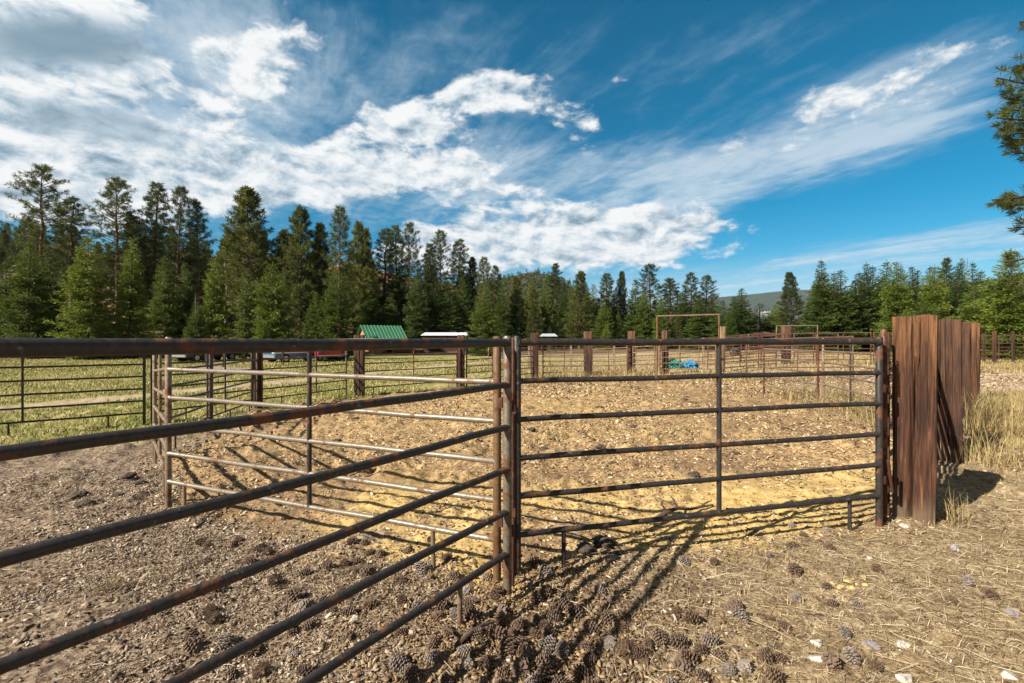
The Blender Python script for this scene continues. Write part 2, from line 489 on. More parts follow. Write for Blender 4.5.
M['needles'] = island_mat('needle litter', [(0.0, (0.10, 0.055, 0.028)), (0.5, (0.22, 0.135, 0.065)), (1.0, (0.40, 0.29, 0.16))])


def ground_mat():
    m, g, bs, _ = new_mat('earth')
    P = g.n('ShaderNodeNewGeometry').outputs['Position']
    x, y, z = g.xyz(P)
    n05 = g.noise(P, 0.5, 4, 0.6); n2 = g.noise(P, 2.0, 5, 0.62); n8 = g.noise(P, 8.0, 5, 0.65)
    n40 = g.noise(P, 42.0, 4, 0.7); n01 = g.noise(P, 0.09, 4, 0.6); v30 = g.voro(P, 34.0, out='Color')
    vr = g.xyz(v30)[0]
    nf = g.m('ADD', g.m('MULTIPLY', n40, 0.6), g.m('MULTIPLY', vr, 0.4))
    # litter / chips soil
    soil = g.ramp(nf, [(0.27, (0.070, 0.045, 0.031)), (0.48, (0.20, 0.142, 0.098)), (0.68, (0.34, 0.26, 0.185)), (0.85, (0.48, 0.40, 0.30))])
    pen = g.ramp(g.m('ADD', g.m('MULTIPLY', nf, 0.6), g.m('MULTIPLY', n8, 0.4)), [(0.32, (0.11, 0.060, 0.030)), (0.45, (0.29, 0.180, 0.088)), (0.58, (0.50, 0.345, 0.165)), (0.76, (0.63, 0.49, 0.28))])
    sand = g.ramp(n8, [(0.28, (0.36, 0.225, 0.075)), (0.5, (0.58, 0.40, 0.150)), (0.72, (0.70, 0.52, 0.23))])
    straw = g.ramp(g.m('ADD', g.m('MULTIPLY', nf, 0.5), g.m('MULTIPLY', n8, 0.5)), [(0.30, (0.095, 0.060, 0.034)), (0.48, (0.28, 0.200, 0.115)), (0.70, (0.50, 0.39, 0.24))])
    turf = g.ramp(g.m('ADD', g.m('MULTIPLY', n2, 0.5), g.m('MULTIPLY', n05, 0.5)), [(0.34, (0.12, 0.15, 0.030)), (0.46, (0.20, 0.21, 0.050)), (0.56, (0.35, 0.29, 0.115)), (0.68, (0.50, 0.40, 0.21))])
    path = g.ramp(n2, [(0.3, (0.33, 0.24, 0.155)), (0.7, (0.46, 0.355, 0.24))])
    forest = g.ramp(g.m('ADD', g.m('MULTIPLY', n8, 0.5), g.m('MULTIPLY', n05, 0.5)), [(0.3, (0.07, 0.045, 0.026)), (0.5, (0.15, 0.100, 0.055)), (0.7, (0.27, 0.19, 0.10))])

    def line(px0, py0, px1, py1):
        """signed distance to the line through two ground points, positive on its far side"""
        dx, dy = px1 - px0, py1 - py0; L = math.hypot(dx, dy)
        nx, ny = -dy / L, dx / L
        return g.m('ADD', g.m('MULTIPLY', x, nx), g.m('ADD', g.m('MULTIPLY', y, ny), -(px0 * nx + py0 * ny)))
    wob = g.m('ADD', g.m('MULTIPLY', g.m('SUBTRACT', n2, 0.5), 1.1), g.m('MULTIPLY', g.m('SUBTRACT', n05, 0.5), 1.6))
    dB = g.m('ADD', line(-3.36, 4.76, -0.1, 3.45), wob)     # inside the pen behind the pale panel
    dC = g.m('ADD', line(0.04, 3.43, 3.34, 4.35), wob)
    dD = g.m('ADD', line(-5.5, 7.5, -3.36, 4.76), wob)
    dE = g.m('ADD', line(-7.0, 13.3, -5.5, 7.5), wob)
    dR = g.m('ADD', line(3.34, 4.35, 5.9, 6.75), g.m('MULTIPLY', wob, 0.7))
    dR2 = g.m('ADD', line(5.9, 6.75, 7.66, 12.0), wob)
    right_in = g.m('MINIMUM', dR, dR2)
    dG = g.m('ADD', line(-2.0, 19.7, -7.0, 13.3), g.m('MULTIPLY', wob, 1.6))   # positive on near side
    inside = g.ss(g.m('MINIMUM', g.m('MINIMUM', dB, g.m('ADD', dC, 0.1)), g.m('MINIMUM', g.m('MINIMUM', dD, dE), right_in)), -0.15, 0.25)
    front = g.m('MINIMUM', dB, dC)
    pen = g.mix(g.m('MULTIPLY', g.ss(g.m('ADD', g.m('MULTIPLY', n05, 0.55), g.m('MULTIPLY', n2, 0.45)), 0.43, 0.58), 0.85), pen, g.mix(nf, (0.10, 0.055, 0.030), (0.34, 0.225, 0.13)))
    c = g.mix(inside, soil, pen)
    # yellow sand in patches along the inner side of the near panels and in the middle
    band = g.m('MULTIPLY', g.m('MULTIPLY', g.ss(front, -0.45, 0.15), g.ss(front, 2.3, 0.9)), g.ss(dR, -0.1, 0.6))
    sx = g.ss(g.m('ADD', x, g.m('MULTIPLY', wob, 0.5)), -1.9, -1.3)
    sm = g.m('MULTIPLY', g.m('MULTIPLY', band, sx), g.ss(g.m('ADD', g.m('MULTIPLY', n05, 0.7), g.m('MULTIPLY', n8, 0.35)), 0.42, 0.54))
    hole = g.ss(g.m('ADD', g.m('POWER', g.m('MULTIPLY', g.m('SUBTRACT', x, 0.35), 1.3), 2.0), g.m('POWER', g.m('SUBTRACT', y, 4.0), 2.0)), 0.25, 0.75)
    sm = g.m('MULTIPLY', sm, hole)
    far = g.m('MULTIPLY', g.m('MULTIPLY', g.ss(y, 6.5, 8.5), g.ss(y, 17, 13)), g.m('MULTIPLY', g.ss(g.m('ABSOLUTE', g.m('ADD', x, 0.3)), 5.0, 2.5), g.ss(g.m('ADD', g.m('MULTIPLY', n05, 0.6), g.m('MULTIPLY', n8, 0.4)), 0.46, 0.60)))
    sm = g.m('MAXIMUM', sm, g.m('MULTIPLY', far, 0.55))
    c = g.mix(sm, c, sand)
    # straw ground on the right
    rt = g.m('MULTIPLY', g.ss(g.m('ADD', g.m('SUBTRACT', x, g.m('MULTIPLY', y, 0.42)), wob), -0.7, 0.4), g.m('SUBTRACT', 1.0, inside))
    c = g.mix(rt, c, straw)
    # pasture on the left and beyond
    left = g.ss(g.m('ADD', g.m('SUBTRACT', g.m('MULTIPLY', x, -0.75), g.m('MULTIPLY', y, -0.66)), g.m('MULTIPLY', wob, 1.3)), 10.4, 12.4)
    gout = g.m('MULTIPLY', g.ss(g.m('MINIMUM', dE, dD), 0.1, -0.5), left)
    beyond = g.ss(dG, 0.2, -0.8)
    fld = g.m('MULTIPLY', g.m('MAXIMUM', gout, g.m('MULTIPLY', beyond, left)), 1.0)
    turf2 = g.mix(g.ss(g.m('ADD', x, g.m('MULTIPLY', y, 0.10)), -3, 6), turf, g.mix(g.ss(n05, 0.40, 0.6), (0.20, 0.18, 0.07), (0.40, 0.32, 0.17)))
    c = g.mix(fld, c, turf2)
    # cart tracks over the pasture
    tr1 = g.m('ABSOLUTE', g.m('ADD', line(-14.5, 12.2, -6.0, 32.0), g.m('MULTIPLY', wob, 0.55)))
    tr = g.m('MULTIPLY', g.ss(tr1, 1.3, 0.5), fld)
    tr2 = g.m('ABSOLUTE', g.m('ADD', line(-20.0, 38.0, 0.0, 33.0), g.m('MULTIPLY', wob, 0.8)))
    tr = g.m('MAXIMUM', tr, g.m('MULTIPLY', g.ss(tr2, 2.2, 1.0), fld))
    c = g.mix(g.m('MULTIPLY', tr, 0.85), c, path)
    # bare lane on the right beyond the dry grass
    lane = g.m('MULTIPLY', g.m('MULTIPLY', g.ss(g.m('ADD', y, wob), 13.5, 15.0), g.ss(g.m('ADD', y, wob), 22.0, 20.0)), g.ss(g.m('SUBTRACT', x, g.m('MULTIPLY', y, 0.6)), 2.0, 4.0))
    c = g.mix(lane, c, g.mix(n2, (0.36, 0.26, 0.185), (0.48, 0.37, 0.27)))
    rfar = g.m('MULTIPLY', g.ss(g.m('ADD', y, wob), 21.0, 25.0), g.ss(x, 4.0, 9.0))
    c = g.mix(rfar, c, g.mix(n05, (0.30, 0.22, 0.12), (0.46, 0.36, 0.21)))
    r = g.m('SQRT', g.m('ADD', g.m('MULTIPLY', x, x), g.m('MULTIPLY', y, y)))
    wood = g.ss(g.m('ADD', r, g.m('MULTIPLY', wob, 4.0)), 54.0, 66.0)
    c = g.mix(wood, c, g.mix(g.ss(z, 24, 34), forest, g.mix(n01, (0.30, 0.17, 0.085), (0.42, 0.26, 0.14))))
    g.put(bs.inputs['Base Color'], c)
    bs.inputs['Roughness'].default_value = 0.95; bs.inputs['Specular IOR Level'].default_value = 0.12
    hgt = g.m('ADD', g.m('MULTIPLY', n8, 0.7), g.m('ADD', g.m('MULTIPLY', n40, 0.5), g.m('MULTIPLY', vr, 0.25)))
    bump(g, bs, hgt, 0.8, 0.03)
    return m


M['ground'] = ground_mat()

# ------------------------------------------------------------------ ground sheet
def build_ground():
    ang = np.concatenate([np.linspace(-180, -56, 40, endpoint=False), np.linspace(-56, 56, 620, endpoint=False), np.linspace(56, 180, 40, endpoint=False)])
    ang = np.radians(ang)
    rad = [0.35]
    while rad[-1] < 28: rad.append(rad[-1] * 1.0095 + 0.001)
    while rad[-1] < 5600: rad.append(rad[-1] * 1.035)
    rad = np.array(rad)
    A, Rr = np.meshgrid(ang, rad)
    X = np.sin(A) * Rr; Y = np.cos(A) * Rr
    Z = terrain(X, Y) + micro(X, Y)
    na, nr = len(ang), len(rad)
    V = np.stack([X, Y, Z], -1).reshape(-1, 3)
    V = np.vstack([V, [[0, 0, ground(0, 0)]]])
    i = np.arange(nr - 1)[:, None] * na; j = np.arange(na)[None, :]; j2 = (j + 1) % na
    Fq = np.stack([i + j, i + na + j, i + na + j2, i + j2], -1).reshape(-1, 4)
    me = mesh_np('ground', V, Fq, True)
    link('ground', me, M['ground'], kind='structure')


build_ground()


def ridge(name, Y, depth, prof, mat, seed, n=260, m=26):
    """a hill range: prof gives crest height along pixel columns"""
    px = np.array([p[0] for p in prof]); pz = np.array([(HZ - p[1]) / F * Y + EYE for p in prof])
    X = np.linspace((px[0] - 512) / F * Y, (px[-1] - 512) / F * Y, n)
    crest = np.interp(X, (px - 512) / F * Y, pz) - 2
    T = np.linspace(0, 1, m)
    XX, TT = np.meshgrid(X, T)
    sh = np.where(TT < 0.55, TT / 0.55, 1 - (TT - 0.55) / 0.45)
    sh = np.clip(sh, 0, 1) ** 0.85
    sc = 7.0 / depth
    rough = fbm(XX * sc, TT * depth * sc, 5, seed) - 0.5
    ZZ = np.maximum(crest[None, :], 0) * sh * (1 + 0.28 * rough * np.minimum(1, 2.2 * np.abs(0.55 - TT) + 0.15)) - 3
    YY = Y + (TT - 0.55) * depth + 0 * XX
    V = np.stack([XX, YY, ZZ], -1).reshape(-1, 3)
    i = np.arange(m - 1)[:, None] * n; j = np.arange(n - 1)[None, :]
    Fq = np.stack([i + j, i + j + 1, i + n + j + 1, i + n + j], -1).reshape(-1, 4)
    link(name, mesh_np(name, V, Fq, True), mat, kind='structure')
    return lambda x, y: float(np.interp(x, X, crest)) * max(0.0, min(1.0, (y - Y) / depth / 0.55 + 1)) ** 0.85


def hill_mat(name, a, b, cc, scale):
    m, g, bs, _ = new_mat(name)
    P = g.n('ShaderNodeNewGeometry').outputs['Position']
    n = g.noise(P, scale, 7, 0.65); n2 = g.noise(P, scale * 0.2, 4, 0.6)
    c = g.ramp(n, [(0.35, a), (0.55, b)])
    c = g.mix(g.ss(n2, 0.56, 0.66), c, cc)
    g.put(bs.inputs['Base Color'], c); bs.inputs['Roughness'].default_value = 0.95
    bump(g, bs, n, 1.0, 1.2 / scale)
    return m


M['mountain'] = hill_mat('forested mountain', (0.018, 0.030, 0.016), (0.045, 0.060, 0.030), (0.11, 0.10, 0.06), 0.02)
M['hill'] = hill_mat('rocky hill', (0.028, 0.036, 0.016), (0.075, 0.070, 0.038), (0.16, 0.12, 0.08), 0.05)
ridge('mountain', 3800, 1800, [(560, 330), (640, 318), (690, 300), (715, 296), (740, 294), (770, 291), (800, 288), (840, 290), (880, 287), (930, 284), (1000, 276), (1080, 272), (1200, 300)], M['mountain'], 3)
hill_z = ridge('hill', 620, 300, [(400, 330), (450, 300), (490, 276), (515, 270), (530, 267), (548, 270), (562, 276), (580, 290), (605, 312), (640, 330)], M['hill'], 8)

# pale bare patch low on the mountain
def cliff():
    Y = 2900; mb = MB(); n = 14
    vs = []; rg = random.Random(5)
    for k in range(3):
        for i in range(n):
            px = 758 + 12 * i / (n - 1); py = (316, 313, 310.5)[k] + rg.uniform(-1.2, 1.2) + (i % 5) * 0.2 - (2 - k) * 0
            vs.append(((px - 512) / F * (Y + 60 * k), Y + 60 * k, (HZ - py) / F * (Y + 60 * k) + EYE))
    fs = [(k * n + i, k * n + i + 1, (k + 1) * n + i + 1, (k + 1) * n + i) for k in range(2) for i in range(n - 1)]
    mb.add(vs, fs); mb.build('cliff', plain('pale rock', (0.36, 0.33, 0.31), 0.9, 0.2, 0.02), kind='structure')


cliff()

# thin summer haze over the valley: one even box of air
def build_haze():
    mb = MB(); mb.box((0, 0, 240), (12600, 12600, 490))
    m = bpy.data.materials.new('haze'); m.use_nodes = True; g = NG(m.node_tree)
    out = g.n('ShaderNodeOutputMaterial'); v = g.n('ShaderNodeVolumePrincipled')
    v.inputs['Color'].default_value = (0.62, 0.80, 1.0, 1); v.inputs['Density'].default_value = HAZE; v.inputs['Anisotropy'].default_value = 0.0
    g.t.links.new(v.outputs[0], out.inputs['Volume'])
    mb.build('haze', m, kind='stuff', label='thin blue haze over the valley', category='haze')


HAZE = 0.00004
build_haze()

# ------------------------------------------------------------------ trees
def blades(c, dr, ln, wd, rg, droop=None):
    """rhombic leaf blades: centres c, directions dr, lengths and widths"""
    n = len(c)
    dr = dr / np.linalg.norm(dr, axis=1, keepdims=True)
    rv = rg.normal(size=(n, 3)); sd = np.cross(dr, rv); sd /= np.linalg.norm(sd, axis=1, keepdims=True) + 1e-9
    ln = np.broadcast_to(ln, (n,))[:, None]; wd = np.broadcast_to(wd, (n,))[:, None]
    V = np.stack([c, c + dr * ln * 0.45 + sd * wd * 0.5, c + dr * ln, c + dr * ln * 0.45 - sd * wd * 0.5], 1)
    return V.reshape(-1, 3)


def leaf_mesh(name, Vs):
    V = np.vstack(Vs); n = len(V) // 4
    return mesh_np(name, V, np.arange(n * 4).reshape(-1, 4))


def trunk_mesh(H, r0, rg, limbs=(), bend=0.15):
    mb = MB(); pts = []; ra = []
    for i in range(9):
        t = i / 8
        pts.append((bend * math.sin(t * 2.3 + rg.uniform(0, 6)) * t * 0.5, bend * math.sin(t * 3.1 + 1) * t * 0.5, H * t - (0.25 if i == 0 else 0)))
        ra.append(r0 * (1 - t) ** 0.8 + 0.012)
    ra[0] *= 1.35
    mb.tube(pts, ra, 8)
    for a, b, r in limbs: mb.tube([a, (np.array(a) * 0.5 + np.array(b) * 0.5), b], [r, r * 0.7, r * 0.3], 4, cap=False)
    me = bpy.data.meshes.new('trunk'); me.from_pydata(mb.v, [], mb.f); me.update()
    me.polygons.foreach_set('use_smooth', np.ones(len(me.polygons), bool))
    return me


def fir_proto(seed, H=10.0, Rm=2.0, base=0.04, whorls=36, nb=8, power=0.85, leaf=(0.30, 0.085), droop=0.35, gap=0.08):
    rg = np.random.default_rng(seed); Vs = []; limbs = []
    for w in range(whorls):
        t = (w + rg.uniform(-0.15, 0.15)) / whorls; t = min(max(t, 0.0), 0.995)
        z = H * (base + (1 - base) * t)
        for b in range(int(nb * (1.0 if t < 0.7 else 0.75))):
            if rg.random() < gap: continue
            az = rg.uniform(0, 2 * math.pi)
            lob = 1 + 0.18 * math.sin(az * 2 + seed + 5 * t) + 0.12 * math.sin(az * 3 + 9 * t)
            L = (Rm * (1 - t) ** power * rg.uniform(0.55, 1.12) * lob + 0.07) * (0.75 + 0.25 * min(1, t * 8))
            pitch = -droop * (1 - t) + 0.55 * t + rg.uniform(-0.12, 0.12)
            out = np.array([math.cos(az), math.sin(az), 0]); sd = np.array([-math.sin(az), math.cos(az), 0])
            limbs_end = out * L * 0.6 + np.array([0, 0, z + pitch * L * 0.6])
            if L > 0.7: limbs.append(((0, 0, z), tuple(limbs_end), 0.018 + 0.01 * L))
            lf = 0.50 + 0.50 * min(1.0, (1 - t) * 2.2)
            ns = max(2, int(L / 0.14))
            s = np.linspace(0.18, 1.0, ns) + rg.uniform(-0.03, 0.03, ns)
            curve = pitch * s * L + 0.16 * L * s ** 2
            P = out[None] * (s * L)[:, None] + np.array([0, 0, 1.0])[None] * (z + curve)[:, None]
            for side in (-1, 1):
                tw = (0.32 * L * (1 - s * 0.8) + 0.10 * lf)
                for f in (0.25, 0.62, 1.0):
                    c = P + (sd * side)[None] * (tw * f * 0.8)[:, None] + out[None] * (tw * f * 0.45)[:, None]
                    c[:, 2] -= tw * f * 0.12
                    c += rg.normal(0, 0.035, c.shape)
                    dd = sd[None] * side * 0.55 + out[None] * 0.8 + rg.normal(0, 0.35, c.shape); dd[:, 2] -= 0.10
                    Vs.append(blades(c, dd, lf * leaf[0] * rg.uniform(0.7, 1.15, len(c)), lf * leaf[1], rg))
            c = P + rg.normal(0, 0.04, P.shape)
            Vs.append(blades(c, out[None] + rg.normal(0, 0.35, c.shape), lf * leaf[0], lf * leaf[1], rg))
    # leader
    c = np.stack([np.zeros(10), np.zeros(10), np.linspace(H * 0.95, H, 10)], 1)
    Vs.append(blades(c, rg.normal(0, 0.5, c.shape) + np.array([0, 0, 1.0]), 0.22, 0.05, rg))
    return trunk_mesh(H * 0.99, 0.016 * H, np.random.default_rng(seed), limbs), leaf_mesh('crown', Vs), H, Rm


def pine_proto(seed, H=16.0, Rm=2.5, bare=0.35, nbr=95, tufts=9, shape='round', needle=(0.42, 0.05), per=16):
    rg = np.random.default_rng(seed); Vs = []; limbs = []
    for k in range(26):           # dead lower limbs
        z = H * rg.uniform(0.08, bare + 0.08); az = rg.uniform(0, 6.28); L = rg.uniform(0.3, 0.55) * Rm
        limbs.append(((0, 0, z), (math.cos(az) * L, math.sin(az) * L, z + rg.uniform(-0.35, 0.2) * L), 0.022))
    for k in range(nbr):
        t = (k + rg.uniform(0, 1)) / nbr
        z = H * (bare + (0.985 - bare) * t)
        az = k * 2.399 + rg.uniform(-0.6, 0.6)
        env = (math.sin(math.pi * min(1, 0.22 + 0.78 * t)) ** 0.75) if shape == 'round' else min(1.0, (1 - t) * 1.55) ** 0.85 + 0.04
        L = Rm * env * (rg.uniform(0.35, 1.12) if shape == 'round' else rg.uniform(0.55, 1.1)) + 0.2
        if rg.random() < 0.10: L *= 0.5
        out = np.array([math.cos(az), math.sin(az), 0]); sd = np.array([-math.sin(az), math.cos(az), 0])
        p0 = -0.15 + 0.65 * t + rg.uniform(-0.15, 0.15)
        end = out * L + np.array([0, 0, z + p0 * L + 0.18 * L])
        limbs.append(((0, 0, z), tuple(end * np.array([.85, .85, 1])), 0.02 + 0.012 * L))
        nt = max(2, int(tufts * (0.4 + 0.6 * L / Rm)))
        for q in range(nt):
            s = 1 - 0.62 * (q / nt) ** 1.0 * rg.uniform(0.8, 1.2)
            off = rg.uniform(-1, 1) * 0.42 * L * (1.15 - s)
            c0 = out * (s * L) + sd * off + np.array([0, 0, z + p0 * s * L + 0.18 * L * s * s + rg.uniform(0, 0.16)])
            dirs = rg.normal(0, 0.75, (per, 3)) + out * 0.55 + sd * (0.5 * np.sign(off)) + np.array([0, 0, 0.55])
            Vs.append(blades(np.repeat(c0[None], per, 0) + rg.normal(0, 0.06, (per, 3)), dirs, needle[0] * rg.uniform(0.7, 1.1, per), needle[1], rg))
    c0 = np.array([0, 0, H * 0.985])
    Vs.append(blades(np.repeat(c0[None], 30, 0) + rg.normal(0, 0.1, (30, 3)), rg.normal(0, .6, (30, 3)) + np.array([0, 0, .7]), needle[0], needle[1], rg))
    return trunk_mesh(H * 0.985, 0.0135 * H, np.random.default_rng(seed), limbs, 0.3), leaf_mesh('crown', Vs), H, Rm


PROTO = {}


def snag_proto(seed, H=12.0):
    rg = np.random.default_rng(seed); limbs = []
    for k in range(46):
        t = 0.25 + 0.72 * k / 46; az = k * 2.4 + rg.uniform(-.4, .4); L = 1.5 * (1.05 - t) * rg.uniform(0.4, 1.1) + 0.15
        limbs.append(((0, 0, H * t), (math.cos(az) * L, math.sin(az) * L, H * t + L * rg.uniform(-0.1, 0.4)), 0.03))
    tm = trunk_mesh(H, 0.014 * H, rg, limbs, 0.3); tm.materials.append(M['snag']); return tm


def add_proto(key, made, leafm, barkm):
    tm, cm, H, Rm = made
    tm.materials.append(M[barkm]); cm.materials.append(M[leafm])
    PROTO[key] = (tm, cm, H, Rm)


for i in range(3):
    add_proto(f'fir{i}', fir_proto(10 + i, 10, 2.0, whorls=34, nb=12, power=0.90, droop=0.30, leaf=(0.27, 0.075)), 'fir', 'bark')
for i in range(3):
    add_proto(f'firb{i}', fir_proto(20 + i, 8, 2.1, base=0.02, whorls=32, nb=12, power=0.80, droop=0.22, gap=0.05, leaf=(0.25, 0.07)), 'fir_bright', 'bark')
for i in range(2):
    add_proto(f'firn{i}', fir_proto(30 + i, 10, 1.15, whorls=40, nb=7, power=0.7, leaf=(0.26, 0.08)), 'fir', 'bark')
for i in range(3):
    add_proto(f'pine{i}', pine_proto(40 + i, 16, 2.5, 0.34, 100, 9), 'pine', 'bark_red')
for i in range(2):
    add_proto(f'pinen{i}', pine_proto(50 + i, 16, 1.55, 0.30, 105, 8, needle=(0.38, 0.05)), 'pine', 'bark_red')
for i in range(3):
    add_proto(f'pined{i}', pine_proto(60 + i, 14, 2.5, 0.10, 170, 11, shape='cone', needle=(0.40, 0.055)), 'pine_olive', 'bark')

TREES = []


def put_tree(key, px, topy, Y, width=None, label='', group=None, cat='tree', name=None, z0=None):
    tm, cm, H, Rm = PROTO[key]
    X = (px - 512) / F * Y
    z = float(terrain(X, Y)) - 0.05
    top = EYE + (HZ - topy) / F * Y
    h = max(2.0, top - z)
    sz = h / H
    sx = (width / F * Y / 2 / Rm) if width else sz
    o = thing(name or ('pine_tree' if key.startswith('pine') else 'fir_tree'), label, cat, (X, Y, z), random.uniform(0, 6.28), group)
    o.scale = (sx, sx, sz); o.rotation_euler = (random.gauss(0, 0.018), random.gauss(0, 0.018), random.uniform(0, 6.28))
    link('trunk', tm, None, o); link('crown', cm, None, o)
    TREES.append((px, Y))
    return o


